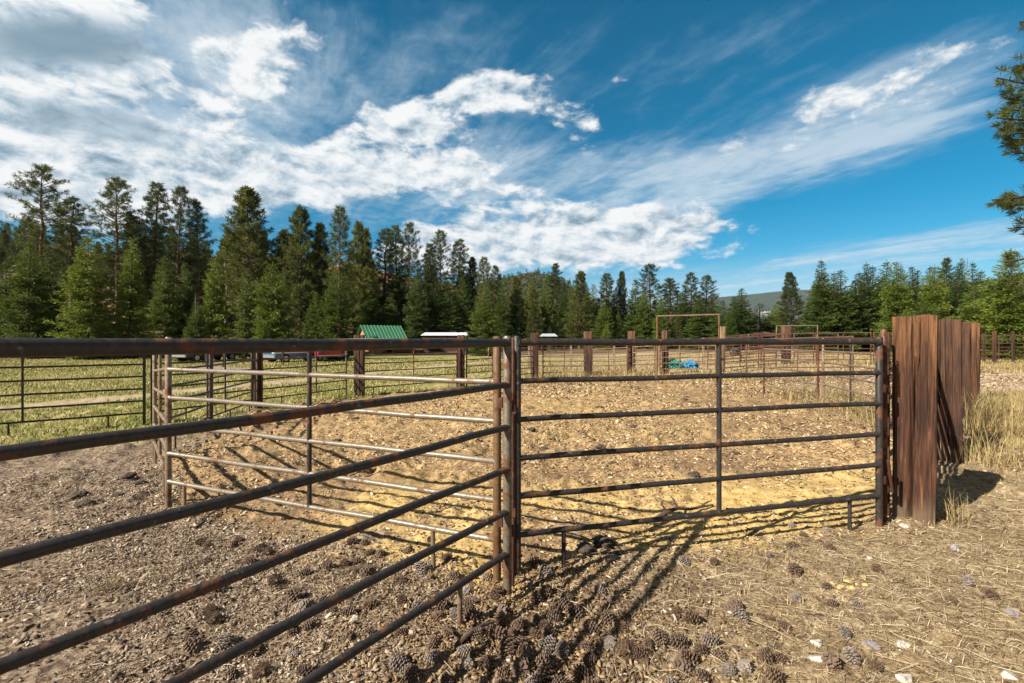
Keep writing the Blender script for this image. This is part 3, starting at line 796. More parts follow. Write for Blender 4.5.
# px, top y, proto, depth, crown width px, label
MAIN = [
    (40, 167, 'pine0', 66, 52, 'tall open pine with tufted crown, leftmost of the tall pines on the skyline'),
    (72, 198, 'pinen0', 72, 36, 'shorter dark pine close beside the leftmost tall open pine'),
    (117, 179, 'pine1', 68, 50, 'tall open pine with gaps in its round crown, second tall one from the left edge'),
    (132, 215, 'pined0', 72, 40, 'olive pine half hidden behind the second tall open pine'),
    (153, 183, 'pinen1', 72, 34, 'thin ragged pine with a bare stem, left of a pair of skyline pines'),
    (175, 187, 'pine2', 70, 38, 'ragged dark pine, right of a pair of skyline pines over the left pasture'),
    (199, 202, 'pinen0', 72, 26, 'narrow spindly pine just left of the broad dense pine'),
    (250, 190, 'pined1', 58, 66, 'broad dense olive pine, the bulkiest crown on the left skyline'),
    (300, 209, 'pined2', 55, 46, 'dense pointed pine just right of the bulkiest olive pine'),
    (284, 232, 'pined0', 58, 40, 'dense lower pine between two pointed olive pines'),
    (322, 225, 'pined1', 56, 34, 'olive pine filling the gap between pointed pines left of the cabin'),
    (338, 207, 'pinen1', 54, 30, 'slim tall pine above the green cabin roof, highest left of it'),
    (354, 222, 'pined2', 57, 30, 'slim dense pine right of the slim tall pine above the cabin'),
    (365, 230, 'pined0', 59, 28, 'dark pine directly above the ridge of the green cabin roof'),
    (383, 229, 'pinen0', 66, 28, 'thin pine with open top just above the right end of the cabin roof'),
    (398, 227, 'pinen1', 68, 24, 'left one of a close pair of thin pines right of the cabin'),
    (407, 223, 'pine0', 66, 28, 'right one of a close pair of thin pines, with bare grey stem'),
    (440, 231, 'pine2', 68, 30, 'dark pointed pine standing over the white shed roof'),
    (427, 244, 'pinen1', 68, 24, 'thin pine left of the dark pointed pine over the white shed'),
    (459, 240, 'pinen0', 72, 26, 'thin pine right of the dark pointed pine over the white shed'),
    (473, 258, 'pined1', 76, 24, 'short dense pine left of the central gate posts on the skyline'),
    (483, 258, 'pinen1', 84, 20, 'thin pine with a sparse top left of the rocky hill'),
    (494, 266, 'pinen0', 88, 18, 'small thin pine at the left foot of the rocky hill'),
    (28, 242, 'firb0', 47, 58, 'bright green bushy fir at the left edge of the pasture'),
    (8, 262, 'firb2', 50, 44, 'bright green fir cut by the left picture edge'),
    (48, 252, 'firb1', 50, 46, 'bright green fir crowded against a bushy one near the left edge'),
    (88, 237, 'firb1', 46, 66, 'big conical green fir, widest at the edge of the left pasture'),
    (128, 237, 'firb2', 48, 50, 'conical green fir next on the right to the widest pasture fir'),
    (165, 257, 'firb0', 52, 46, 'green fir third from the left among the pointed pasture firs'),
    (184, 262, 'firb1', 54, 38, 'green fir standing under the pair of skyline pines'),
    (214, 258, 'firb2', 52, 40, 'green fir in front of the broad dense olive pine, on its left side'),
    (245, 268, 'firn0', 46, 22, 'slender green fir before the broad dense olive pine'),
    (196, 302, 'firb2', 41, 36, 'low young fir with a bare grey leader above the top rail'),
    (272, 263, 'firb0', 45, 56, 'bright broad fir right of the slender one, beside the pasture'),
    (336, 268, 'firb1', 46, 48, 'bright pale green fir just left of the green cabin roof'),
    (315, 292, 'firb2', 50, 34, 'small green fir between two bright broad firs'),
    (370, 280, 'fir1', 56, 34, 'dark green fir behind the green cabin'),
    (390, 292, 'fir0', 58, 30, 'short dark fir behind the right end of the cabin'),
    (416, 273, 'firb0', 50, 38, 'bright green fir between the cabin and the white shed'),
    (436, 276, 'fir2', 55, 36, 'green fir over the left end of the white shed'),
    (462, 277, 'firb2', 58, 36, 'green fir over the right end of the white shed'),
    (449, 290, 'fir0', 54, 34, 'dark fir right behind the white shed'),
    (484, 284, 'fir1', 56, 38, 'dark full fir left of the central gate posts'),
    (503, 284, 'fir2', 80, 28, 'dark green fir directly above the central gate posts'),
    (516, 277, 'pined2', 92, 24, 'olive pine just right of the central gate posts'),
    (531, 281, 'firb1', 90, 24, 'green fir in the middle of the rocky hill'),
    (546, 276, 'fir0', 96, 26, 'dark fir below the crest of the rocky hill'),
    (556, 264, 'pinen0', 100, 20, 'lone tall pine rising over the right shoulder of the rocky hill'),
    (563, 286, 'fir1', 90, 26, 'green fir right of the lone tall pine by the hill'),
    (579, 272, 'pined0', 84, 30, 'olive fir-like pine at the right foot of the rocky hill'),
    (593, 284, 'firn0', 88, 20, 'narrow fir left of the pair of pointed pines in mid distance'),
    (606, 274, 'pinen1', 88, 22, 'left one of the pair of pointed pines in mid distance'),
    (618, 272, 'pined1', 90, 20, 'right one of the pair of pointed pines in mid distance'),
    (634, 279, 'fir2', 80, 32, 'green fir left of the lone open pine in mid distance'),
    (650, 265, 'pine1', 84, 30, 'lone open pine standing highest left of the pipe gateway'),
    (671, 278, 'pinen0', 82, 26, 'dark pine above the bar of the pipe gateway'),
    (661, 296, 'firb2', 76, 26, 'bright low fir above the left post of the pipe gateway'),
    (692, 273, 'pinen1', 80, 20, 'thin pine with sparse top above the right part of the gateway'),
    (705, 276, 'pine2', 82, 24, 'open pine just above the right post of the pipe gateway'),
    (700, 300, 'fir0', 72, 40, 'full green fir behind the pipe gateway'),
    (741, 288, 'fir1', 62, 38, 'dense fir standing alone before the blue mountain'),
    (722, 300, 'fir2', 66, 30, 'green fir left of the dense fir before the mountain'),
    (760, 303, 'firn1', 66, 24, 'small narrow fir before the blue mountain'),
    (776, 300, 'firb0', 66, 26, 'small bright fir left of the narrow pointed fir before the mountain'),
    (730, 308, 'firb1', 60, 22, 'low bright fir under the dense fir before the mountain, left side'),
    (750, 309, 'fir0', 64, 24, 'low green fir right of the dense fir before the mountain'),
    (768, 312, 'fir2', 70, 22, 'low dark fir below the pale rock patch'),
    (784, 308, 'fir1', 66, 24, 'low green fir left of the narrow pointed dark tree'),
    (806, 302, 'fir2', 60, 26, 'green fir between the narrow pointed tree and the tall layered fir'),
    (812, 284, 'firn0', 56, 18, 'slim fir leaning against the tall layered fir on its left'),
    (712, 300, 'fir1', 76, 24, 'green fir between the gateway pine and the dense fir'),
    (682, 286, 'fir0', 80, 26, 'green fir over the middle of the gateway bar'),
    (642, 290, 'firb0', 78, 26, 'bright fir below the lone open pine'),
    (604, 300, 'firb2', 76, 28, 'bright low fir above the second far timber'),
    (792, 273, 'pined2', 56, 26, 'narrow pointed dark tree right of the blue mountain gap'),
    (822, 260, 'fir0', 50, 40, 'tall layered fir, first of the right-hand group behind the pen'),
    (840, 270, 'fir1', 50, 44, 'layered fir second from the left in the right-hand group'),
    (856, 272, 'fir2', 52, 40, 'shaded layered fir above the right end of the near panel'),
    (868, 263, 'fir0', 54, 36, 'pointed fir just left of the tallest timber top'),
    (885, 261, 'fir1', 52, 42, 'pointed fir directly behind the big front timber'),
    (897, 262, 'firb1', 48, 52, 'broad light green fir above the top of the front timber'),
    (912, 266, 'fir2', 54, 34, 'fir rising between the front timber and the second timber'),
    (934, 266, 'firb0', 50, 46, 'light green fir above the second timber'),
    (946, 259, 'pinen0', 58, 20, 'thin dark pine above the row of timbers'),
    (956, 262, 'fir0', 52, 32, 'fir above the far end of the row of timbers'),
    (965, 258, 'firn0', 60, 16, 'spindly fir beyond the far end of the row of timbers'),
    (975, 262, 'fir1', 50, 34, 'fir right of the spindly one past the row of timbers'),
    (925, 300, 'firb2', 42, 44, 'low bright fir just behind the row of timbers'),
    (975, 285, 'firb1', 38, 56, 'wide bright fir behind the distant right-hand fence'),
    (1008, 250, 'firb0', 31, 84, 'big light green fir cut by the right picture edge'),
    (1040, 262, 'firb2', 36, 60, 'light green fir mostly outside the right picture edge'),
]
for px, ty, key, Y, w, lab in MAIN:
    if 340 < px < 482 and Y < 79: Y = 79 + (Y - 45) * 0.45          # the trees behind the cabin and the shed
    if key.startswith('firb'): w *= 0.88
    put_tree(key, px, ty, Y, w, lab)

SNAG = snag_proto(77)
for px, ty, Y, lab in ((967, 258, 57, 'grey dead bare tree beyond the far end of the row of timbers'), (196, 291, 41.5, 'bare grey dead leader above the low young fir by the pasture'), (601, 282, 86, 'thin dead bare trunk left of the pair of pointed pines'), (226, 240, 60, 'grey dead tree left of the broad dense olive pine')):
    X = (px - 512) / F * Y; z = float(terrain(X, Y)) - 0.05; h = EYE + (HZ - ty) / F * Y - z
    o = link('dead_tree', SNAG, None, None, label=lab, category='dead tree'); o.location = (X, Y, z); o.scale = (h / 12, h / 12, h / 12)

# the forest behind: one group, each tree its own
rt = random.Random(3)
sky_line = [(-60, 215), (20, 215), (60, 225), (250, 225), (330, 240), (420, 258), (480, 276), (520, 285), (600, 292), (700, 302), (760, 318), (815, 296), (1100, 282)]
for i in range(200):
    px = -40 + 1110 * ((i * 0.618034) % 1) + rt.uniform(-6, 6)
    base = float(np.interp(px, [p for p, _ in sky_line], [q for _, q in sky_line]))
    if 755 < px < 812 or 700 < px < 735: continue
    Y = rt.uniform(74, 132) if px < 770 else rt.uniform(58, 80)
    if 335 < px < 485: Y = max(Y, 90)
    ty = base + rt.uniform(0, 34)
    X = (px - 512) / F * Y
    zt = float(terrain(X, Y)); top = EYE + (HZ - ty) / F * Y
    if top - zt < 5: ty = HZ - (zt + rt.uniform(5, 8) - EYE) * F / Y
    key = rt.choice(['fir0', 'fir1', 'fir2', 'pined0', 'pined1', 'pined2', 'pinen0', 'firn0'])
    region = ('left slope behind the pasture firs' if px < 340 else 'slope behind the cabin and the shed' if px < 500 else 'flat wood beyond the far panels' if px < 770 else 'wood behind the right-hand firs')
    put_tree(key, px, ty, Y, None, f'dark conifer deep in the {region}', f'conifers in the {region}')
for i in range(18):
    px = 816 + 205 * ((i * 0.618034) % 1); Y = rt.uniform(56, 68)
    put_tree(rt.choice(['fir0', 'fir1', 'fir2']), px, rt.uniform(264, 280), Y, rt.uniform(30, 40), 'dark conifer deep in the wood behind the right-hand firs', 'conifers in the wood behind the right-hand firs')
for i in range(16):
    px = 508 + 240 * ((i * 0.618034) % 1); Y = rt.uniform(96, 120)
    put_tree(rt.choice(['fir0', 'fir1', 'fir2', 'firn0']), px, rt.uniform(284, 298), Y, rt.uniform(22, 30), 'dark conifer deep in the flat wood beyond the far panels', 'conifers in the flat wood beyond the far panels')
# understory firs along the forest edge
for i in range(46):
    px = rt.uniform(-20, 1040)
    if 325 < px < 485 or 745 < px < 812: continue
    Y = rt.uniform(52, 70) if px < 500 else rt.uniform(70, 88) if px < 770 else rt.uniform(46, 56)
    X = (px - 512) / F * Y; zt = float(terrain(X, Y))
    ty = HZ - (zt + rt.uniform(2.5, 5.5) - EYE) * F / Y
    side = 'left of the cabin' if px < 345 else 'beyond the far panels' if px < 770 else 'behind the timbers'
    put_tree(rt.choice(['firb0', 'firb1', 'firb2', 'fir1']), px, ty, Y, None, f'low young fir at the foot of the forest {side}', f'young firs {side}')
# trees scattered over the bare hill at the far left
for i in range(16):
    px = rt.uniform(-30, 70); Y = rt.uniform(150, 230); X = (px - 512) / F * Y; zt = float(terrain(X, Y))
    put_tree(rt.choice(['fir0', 'pined0', 'pinen0']), px, HZ - (zt + rt.uniform(8, 13) - EYE) * F / Y, Y, None, 'tiny conifer on the bare orange hillside at the far left', 'conifers on the bare hillside')


# distant wood on the rocky hill: reads as one mass
def far_wood():
    rg = np.random.default_rng(4); Vs = []
    for i in range(520):
        px = rg.uniform(455, 605); Y = rg.uniform(470, 618); X = (px - 512) / F * Y
        z = hill_z(X, Y) - 4; H = rg.uniform(8, 15) * (0.55 if Y > 600 else 1)
        n = 60; t = rg.random(n) ** 0.8
        a = rg.uniform(0, 6.28, n); rr = (1 - t) * H * 0.22 + 0.2
        c = np.stack([X + np.cos(a) * rr * 0.4, Y + np.sin(a) * rr * 0.4, z + H * t], 1)
        dd = np.stack([np.cos(a), np.sin(a), -0.2 + 0 * a], 1)
        Vs.append(blades(c, dd, rr + 0.7, 1.3, rg))
    link('distant_wood', leaf_mesh('distant_wood', Vs), M['pine'], kind='stuff', label='distant conifers covering the rocky hill', category='wood')


far_wood()


# pine at the right edge: its trunk stands outside the frame, branch tips hang into view
def near_pine():
    rg = np.random.default_rng(91); X0, Y0 = 11.2, 9.2; z0 = ground(X0, Y0)
    root = thing('pine_tree', 'near pine whose needle tufted branch tips hang in at the right picture edge', 'tree', (X0, Y0, z0))
    Vs = []; limbs = []

    def branch(z, tip, L):
        a = np.array([0, 0, z]); b = np.array(tip)
        limbs.append((tuple(a), tuple(b), 0.045))
        ax = (b - a) / np.linalg.norm(b - a); sd = np.cross(ax, [0, 0, 1.0]); sd /= np.linalg.norm(sd)
        nt = int(24 * L / 2)
        for q in range(nt):
            s = 1 - 0.75 * q / nt
            off = rg.uniform(-1, 1) * 0.40 * (1.12 - s) * L
            c0 = a + (b - a) * s + sd * off + np.array([0, 0, rg.uniform(-0.12, 0.14)])
            if abs(off) > 0.12: limbs.append((tuple(a + (b - a) * (s - 0.06)), tuple(c0), 0.010))
            per = 46
            dirs = rg.normal(0, 0.55, (per, 3)) + ax * 0.7 + sd * 0.5 * np.sign(off) + np.array([0, 0, 0.15])
            c = c0[None] - (ax * rg.uniform(0, 0.14, (per, 1)))
            Vs.append(blades(c, dirs, 0.15 * rg.uniform(0.7, 1.15, per), 0.013, rg))

    def wpt(px, py, Y): return ((px - 512) / F * Y - X0, Y - Y0, EYE + (HZ - py) / F * Y - z0)
    for z, px, py, Y in ((6.2, 997, 78, 9.0), (6.0, 1004, 98, 9.4), (5.7, 997, 118, 8.8), (5.3, 1002, 138, 9.2), (5.0, 1012, 152, 9.0), (4.5, 992, 200, 8.9), (3.9, 1014, 228, 9.3), (6.9, 1014, 66, 9.2), (7.6, 1020, 22, 9.0), (5.5, 1001, 128, 8.9), (5.8, 1000, 108, 9.1), (4.3, 1003, 206, 9.2), (3.4, 1004, 262, 9.2), (3.1, 1010, 285, 9.0)):
        t = wpt(px, py, Y); branch(z, t, math.hypot(t[0], t[1]))
    for k in range(46):
        z = 3.6 + 7.4 * k / 46; az = k * 2.4; L = 2.3 * (1 - 0.55 * k / 46) * rg.uniform(0.7, 1.1)
        t = (math.cos(az) * L, math.sin(az) * L, z + 0.25 * L)
        if (X0 + t[0] - 0.5) / (Y0 + t[1]) < (1050 - 512) / F: continue
        branch(z, t, L)
    tm = trunk_mesh(11, 0.17, rg, limbs, 0.1); link('trunk', tm, M['bark'], root)
    link('crown', leaf_mesh('crown', Vs), M['pine_near'], root)


near_pine()

# ------------------------------------------------------------------ fence panels
RAILS = [1.656, 1.381, 1.106, 0.830, 0.555, 0.280]


def rail_mb(L, z0, z1, r, rg, seg=12):
    mb = MB(); n = 13; pts = []; ra = []; fl = []
    for i in range(n):
        t = (0, 0.004, 0.008, 0.1, 0.2, 0.32, 0.45, 0.58, 0.7, 0.82, 0.992, 0.996, 1)[i]
        w = 0.0 if i in (0, n - 1) else 1.0
        pts.append((L * t, w * rg.uniform(-.003, .003), z0 + (z1 - z0) * t + w * rg.uniform(-.0035, .0035)))
        e = 1.0 if 1 < i < n - 2 else (1.42 if i in (0, n - 1) else 1.30)
        ra.append(r * e); fl.append(1.0)
    mb.tube(pts, ra, seg, flat=fl)
    return mb


def panel(label, a, b, mats=('pipe_dark',) * 4, legs=(0.14, 0.9), braces=(0.5,), rails=RAILS, dz=0.0, rr=0.0205, rt=0.027, posts=True, name='fence_panel', group='pipe panels of the pen', cat='fence panel', post_h=1.70, hi=True, extra=None):
    """mats: rails, end posts, brace, legs"""
    rg = random.Random(hash((round(a[0], 2), round(a[1], 2))) & 0xffff)
    ax, ay = a; bx, by = b
    L = math.hypot(bx - ax, by - ay); za = float(terrain(ax, ay)) + dz; zb = float(terrain(bx, by)) + dz
    o = thing(name, label, cat, (ax, ay, za), math.atan2(by - ay, bx - ax), group)
    s = 14 if hi else 8
    h = zb - za
    for i, z in enumerate(rails):
        rail_mb(L - 0.02, z, z + h, rt if i == 0 else rr, rg, s).build('top_rail' if i == 0 else 'rail', M[mats[0]], o, True)
    for i, xx in enumerate((0, L)):
        if not posts: break
        mb = MB(); zz = h if i else 0
        mb.tube([(xx, 0, zz - 0.12), (xx, 0, zz + 0.5), (xx, 0, zz + post_h - 0.012), (xx, 0, zz + post_h)], [0.029, 0.029, 0.029, 0.022], s)
        p = mb.build('end_post', M[mats[1] if isinstance(mats[1], str) else mats[1][i]], o, True)
        if hi:
            # clamp lugs welded to the post
            for z in (0.42, 1.24):
                mb = MB(); mb.box((xx + (0.035 if i else -0.035), 0, zz + z), (0.03, 0.05, 0.07)); mb.build('hinge_lug', M['pipe_rust'], p)
    for t in braces:
        mb = MB(); x = L * t
        mb.tube([(x, 0.0, rails[-1] + h * t - 0.0), (x, 0.0, rails[0] + h * t)], 0.0195, s)
        mb.build('brace', M[mats[2]], o, True)
    for t in legs:
        mb = MB(); x = L * t
        mb.tube([(x, 0, h * t - 0.03 + min(0, 0)), (x + 0.004, 0.003, rails[-1] + h * t - 0.012)], 0.016, s)
        mb.build('leg', M[mats[3]], o, True)
    return o


D = 'pipe_dark'
pA0 = Vector((-0.03, 3.16)); dA = Vector((-1.30, -1.91)).normalized()
panel('nearest dark pipe panel, its rails fanning out past the left picture edge', tuple(pA0), tuple(pA0 + dA * 3.66), (D, 'pipe_grey', D, 'pipe_tan'), legs=(0.13, 0.9), braces=(0.72,))
panel('pale sunlit pipe panel behind the dark one, from centre posts to the left corner', (-0.104, 3.37), (-3.38, 4.76), ('pipe_pale', ('pipe_orange', 'pipe_tan'), 'pipe_dark', 'pipe_tan'), legs=(0.145, 0.93), braces=(0.485,))
panel('blue-black pipe panel across the right half, from centre posts to the big timber', (0.036, 3.46), (3.285, 4.33), ('pipe_dark_r', 'pipe_dark', 'pipe_dark_r', 'pipe_dark'), legs=(0.105, 0.90), braces=(0.502,))
panel('tan pipe panel seen almost end-on at the left corner of the pen', (-3.48, 4.90), (-5.50, 7.45), ('pipe_tan', 'pipe_tan', 'pipe_tan', 'pipe_tan'), legs=(0.2, 0.9))
panel('dark pipe panel behind the left corner, running away over the grass', (-5.62, 7.62), (-6.45, 10.35), (D, D, D, D), legs=(0.3, 0.8), braces=(0.93,), hi=False)
panel('dark pipe panel leading on to the first thin timber in the grass', (-6.48, 10.45), (-6.98, 13.25), ('pipe_far', 'pipe_far', D, D), legs=(0.35, 0.8), braces=(0.25,), hi=False)
panel('dark panel on the left pasture, cut by the left picture edge', (-8.32, 10.95), (-11.35, 8.50), (D, D, D, D), legs=(0.16, 0.55), braces=(0.5,), hi=False)
panel('dark panel on the pasture between the left one and the first thin timber', (-8.22, 11.05), (-7.15, 13.3), (D, D, D, D), legs=(0.3, 0.7), braces=(0.55,), hi=False)
panel('brown panel between the first thin timber and the wide dark timber', (-6.95, 13.45), (-5.60, 16.35), ('pipe_far', 'pipe_far', D, D), legs=(0.2, 0.9), braces=(0.6,), hi=False)
panel('red-brown panel right of the wide dark timber, below the cabin', (-5.12, 16.55), (-2.22, 19.5), ('pipe_far', 'pipe_rust', 'pipe_red', 'pipe_far'), legs=(0.1, 0.9), hi=False)
panel('far brown panel seen just left of the central gate posts', (-1.85, 19.75), (1.0, 23.6), ('pipe_far', 'pipe_far', 'pipe_far', 'pipe_far'), braces=(0.35, 0.7), hi=False)
panel('far tan panel between two timbers just right of the centre posts', (1.55, 24.2), (3.72, 24.5), ('pipe_tan', 'pipe_orange', 'pipe_far', 'pipe_far'), hi=False)
panel('far tan panel between the two timbers nearest the gateway', (3.98, 24.5), (5.72, 24.1), ('pipe_tan', 'pipe_orange', 'pipe_far', 'pipe_far'), hi=False)
panel('short far panel running up to the left post of the gateway', (5.98, 23.9), (6.82, 23.1), ('pipe_tan', 'pipe_orange', 'pipe_far', 'pipe_far'), braces=(), hi=False)
panel('brown gate hung inside the tall pipe gateway', (7.02, 22.95), (9.5, 22.55), ('pipe_tan', 'pipe_orange', 'pipe_tan', 'pipe_far'), braces=(0.35, 0.7), name='pen_gate', cat='gate', hi=False, group=None)
panel('distant panel beyond the pale timber, right of the gateway', (10.2, 23.3), (13.2, 24.2), ('pipe_far', 'pipe_far', 'pipe_far', 'pipe_far'), hi=False, braces=(0.3, 0.7))
panel('brown panel inside the pen behind the right-hand near panel', (7.60, 14.6), (7.62, 12.05), ('pipe_tan', 'pipe_rust', 'pipe_far', 'pipe_far'), legs=(0.4, 0.85), braces=(), hi=False)
panel('tan panel on the right side of the pen, its rails sloping down to the right', (7.68, 11.95), (7.02, 9.25), ('pipe_tan', 'pipe_tan', 'pipe_dark', 'pipe_far'), braces=(0.55,), hi=False)
panel('tan panel on the right of the pen, half behind the big timber', (6.98, 9.15), (5.9, 6.75), ('pipe_tan', 'pipe_tan', 'pipe_dark', 'pipe_far'), braces=(0.4,), hi=False)
panel('dark panel behind the big timber, shadowing the second timber', (3.56, 4.605), (5.78, 6.72), (D, 'pipe_rust', D, D), legs=(0.2, 0.85), braces=(0.5,), post_h=1.74)
panel('red pipe panel far off below the open shelter', (14.2, 30), (16.8, 30), ('pipe_red', 'pipe_red', 'pipe_red', 'pipe_red'), hi=False)
panel('brown panel below the smaller pipe frame, left half', (16.9, 29.0), (19.0, 28.2), ('pipe_far',) * 4, hi=False)
panel('dark far panel behind the row of timbers at the right edge', (24.1, 25.3), (26.6, 25.1), ('pipe_far', 'pipe_rust', 'pipe_far', 'pipe_far'), hi=False, rails=[1.5, 1.3, 1.1, 0.9, 0.7, 0.5, 0.3])
panel('dark far panel cut by the right picture edge', (26.7, 25.1), (30.2, 24.8), ('pipe_far', 'pipe_rust', 'pipe_far', 'pipe_far'), hi=False, rails=[1.5, 1.3, 1.1, 0.9, 0.7, 0.5, 0.3])
panel('dark panel behind the row of timbers, second from the front one', (9.2, 19.0), (12.4, 17.6), ('pipe_far',) * 4, hi=False, dz=0.0)


for i in range(6):
    xa = -1.5 + 2.62 * i
    panel('thin far panel in the back row beyond the tan panels' if i < 4 else 'thin far panel in the back row right of the gateway', (xa, 31.0 - 0.35 * i), (xa + 2.55, 30.7 - 0.35 * i), ('pipe_far', 'pipe_tan', 'pipe_far', 'pipe_far'), hi=False, group='back row of panels, left' if i < 4 else 'back row of panels, right', braces=(0.5,))
for i in range(4):
    xa = 10.6 + 2.62 * i
    panel('brown panel of the right-hand pens behind the barrel', (xa, 26.2 - 0.5 * i), (xa + 2.55, 25.8 - 0.5 * i), ('pipe_far', 'pipe_rust', 'pipe_far', 'pipe_far'), hi=False, group='panels of the right-hand pens', braces=(0.5,))

# rusty drop-pin post squeezed between the centre posts, with a chain; and one by the timber
def pin_post(label, x, y, h, mat, r=0.02):
    z = ground(x, y)
    o = thing('latch_post', label, 'post', (x, y, z))
    mb = MB(); mb.tube([(0, 0, -0.1), (0, 0, h - 0.02), (0, 0, h)], [r, r, r * 0.7], 12); mb.build('post', M[mat], o, True)
    for zz in (0.5, 1.2):
        mb = MB(); mb.box((0, 0, zz), (r * 2.6, r * 2.6, 0.06)); mb.build('sleeve', M['pipe_rust'], o)
    return o


pin_post('thin rusty post squeezed between the two round centre posts', 0.004, 3.30, 1.69, 'pipe_rust', 0.014)
pin_post('thin rust-red post with a chain beside the big timber', 3.395, 4.42, 1.76, 'pipe_rust', 0.028)


def chain(label, pts):
    pts = [Vector(p) for p in pts]
    mb = MB()
    L = sum((pts[i + 1] - pts[i]).length for i in range(len(pts) - 1)); n = int(L / 0.026)
    k = 0
    for i in range(len(pts) - 1):
        m = max(1, int((pts[i + 1] - pts[i]).length / 0.026))
        t = (pts[i + 1] - pts[i]).normalized()
        ref = Vector((0.3, 0.9, 0.1)); a = t.cross(ref).normalized(); b = t.cross(a)
        for j in range(m):
            c = pts[i].lerp(pts[i + 1], (j + 0.5) / m); s = a if k % 2 else b; k += 1
            ring = [c + t * math.cos(w) * 0.019 + s * math.sin(w) * 0.011 for w in np.linspace(0, 2 * math.pi, 9)]
            mb.tube(ring, 0.0035, 5, cap=False)
    o = mb.build('chain', M['pipe_dark'], None, True); o['label'] = label; o['category'] = 'chain'


chain('short steel chain hanging down the rust-red post by the big timber', [(3.425, 4.392, 1.62), (3.424, 4.385, 1.45), (3.428, 4.384, 1.30), (3.436, 4.388, 1.36), (3.440, 4.396, 1.5)])


def bar(name, label, p, q, r, mat, cat):
    mb = MB(); p = Vector(p); q = Vector(q)
    mb.tube([(0, 0, 0), (q - p) * 0.5, (q - p)], r, 10)
    o = mb.build(name, M[mat], None, True); o.location = p; o['label'] = label; o['category'] = cat


bar('latch_bar', 'rusty diagonal latch bar between panel end and rust-red post', (3.345, 4.305, 0.60), (3.43, 4.365, 0.30), 0.013, 'pipe_rust', 'latch')


# tall pipe gateways
def gateway(label, a, b, h, mat, matb, r=0.045, h2=None):
    za = float(terrain(*a)); zb = float(terrain(*b)); h2 = h2 or h
    o = thing('pipe_gateway', label, 'gateway', (a[0], a[1], za))
    v = Vector((b[0] - a[0], b[1] - a[1], zb - za))
    for q, hh in ((Vector((0, 0, 0)), h), (v, h2)):
        mb = MB(); mb.tube([q + Vector((0, 0, -0.2)), q + Vector((0, 0, hh))], r, 10); mb.build('post', M[mat], o, True)
    mb = MB(); mb.tube([(0, 0, h), v + Vector((0, 0, h2))], r * 0.9, 10); mb.build('crossbar', M[matb], o, True)


gateway('tall pipe gateway with a pale crossbar on the far side of the pen', (6.9, 23.0), (9.63, 22.5), EYE + 0.25 + 18 / F * 23, 'pipe_orange', 'pipe_tan', h2=EYE + 0.15 + 21.2 / F * 22.5)
gateway('smaller thin pipe frame straddling a wide timber at the right', (16.4, 30.0), (18.75, 29.7), 2.15, 'pipe_tan', 'pipe_pale', 0.035)


# ------------------------------------------------------------------ timbers
def timber(label, x, y, w, d, h, rz, mat, name='timber_post', res=1, group='timber posts of the pen', seed=0, taper=0.0):
    """sawn log: face w, thickness d; shallow checks run down the faces, worn arrises, uneven top"""
    z = float(terrain(x, y))
    nu = int(44 * res) if res > 1 else 14; nz = int(70 * res) if res > 1 else 12
    rg = np.random.default_rng(seed)
    per = 2 * (w + d)
    nper = int(nu * per / w); nper = max(nper, 16)
    # perimeter points of a rounded rectangle
    pts = []; rr = min(w, d) * 0.10
    tt = np.linspace(0, 1, nper, endpoint=False)
    for t in tt:
        s = t * per
        if s < w: p = (-w / 2 + s, -d / 2)
        elif s < w + d: p = (w / 2, -d / 2 + s - w)
        elif s < 2 * w + d: p = (w / 2 - (s - w - d), d / 2)
        else: p = (-w / 2, d / 2 - (s - 2 * w - d))
        qx = np.clip(p[0], -w / 2 + rr, w / 2 - rr); qy = np.clip(p[1], -d / 2 + rr, d / 2 - rr)
        v = np.array([p[0] - qx, p[1] - qy]); L = np.linalg.norm(v)
        if L > rr: v = v / L * rr
        pts.append((qx + v[0], qy + v[1]))
    pts = np.array(pts)
    zs = np.linspace(-0.35, h, nz)
    nrm = pts / (np.abs(pts).max(1, keepdims=True) + 1e-6)
    V = []
    for k, zz in enumerate(zs):
        g1 = fbm(tt * per * 55 + seed * 9, np.full(nper, zz * 1.6) + seed, 3, 21) - 0.5
        g2 = fbm(tt * per * 12 + seed * 5, np.full(nper, zz * 0.9), 3, 22) - 0.5
        crack = np.clip(fbm(tt * per * 30 + 3 * seed, np.full(nper, zz * 0.8), 2, 23) - 0.60, 0, 1)
        dsp = (0.016 * g1 + 0.030 * g2 - 0.26 * crack) * (1 if res > 1 else 0.8)
        tp = 1 - taper * (1 - zz / h)
        P = pts * tp + nrm * dsp[:, None] * np.minimum(1, w / 0.3)
        top = zz
        zc = np.full(nper, zz)
        if k >= nz - 2: zc = zz - 0.05 * fbm(P[:, 0] * 14 + seed, P[:, 1] * 14, 3, 24) + 0.02
        V.append(np.column_stack([P, zc]))
    V = np.vstack(V)
    cap = V[-nper:].mean(0); V = np.vstack([V, [cap]])
    Fs = []
    i = np.arange(nz - 1)[:, None] * nper; j = np.arange(nper)[None, :]; j2 = (j + 1) % nper
    Fq = np.stack([i + j, i + j2, i + nper + j2, i + nper + j], -1).reshape(-1, 4).tolist()
    b = (nz - 1) * nper; c = len(V) - 1
    Fq += [[b + k, b + (k + 1) % nper, c] for k in range(nper)]
    me = mesh_np(name, V, Fq, True)
    me.set_sharp_from_angle(angle=R(50))
    o = link(name, me, M[mat]); o.location = (x, y, z); o.rotation_euler = (0, 0, rz)
    o['label'] = label; o['category'] = 'timber post'; o['group'] = group
    return o


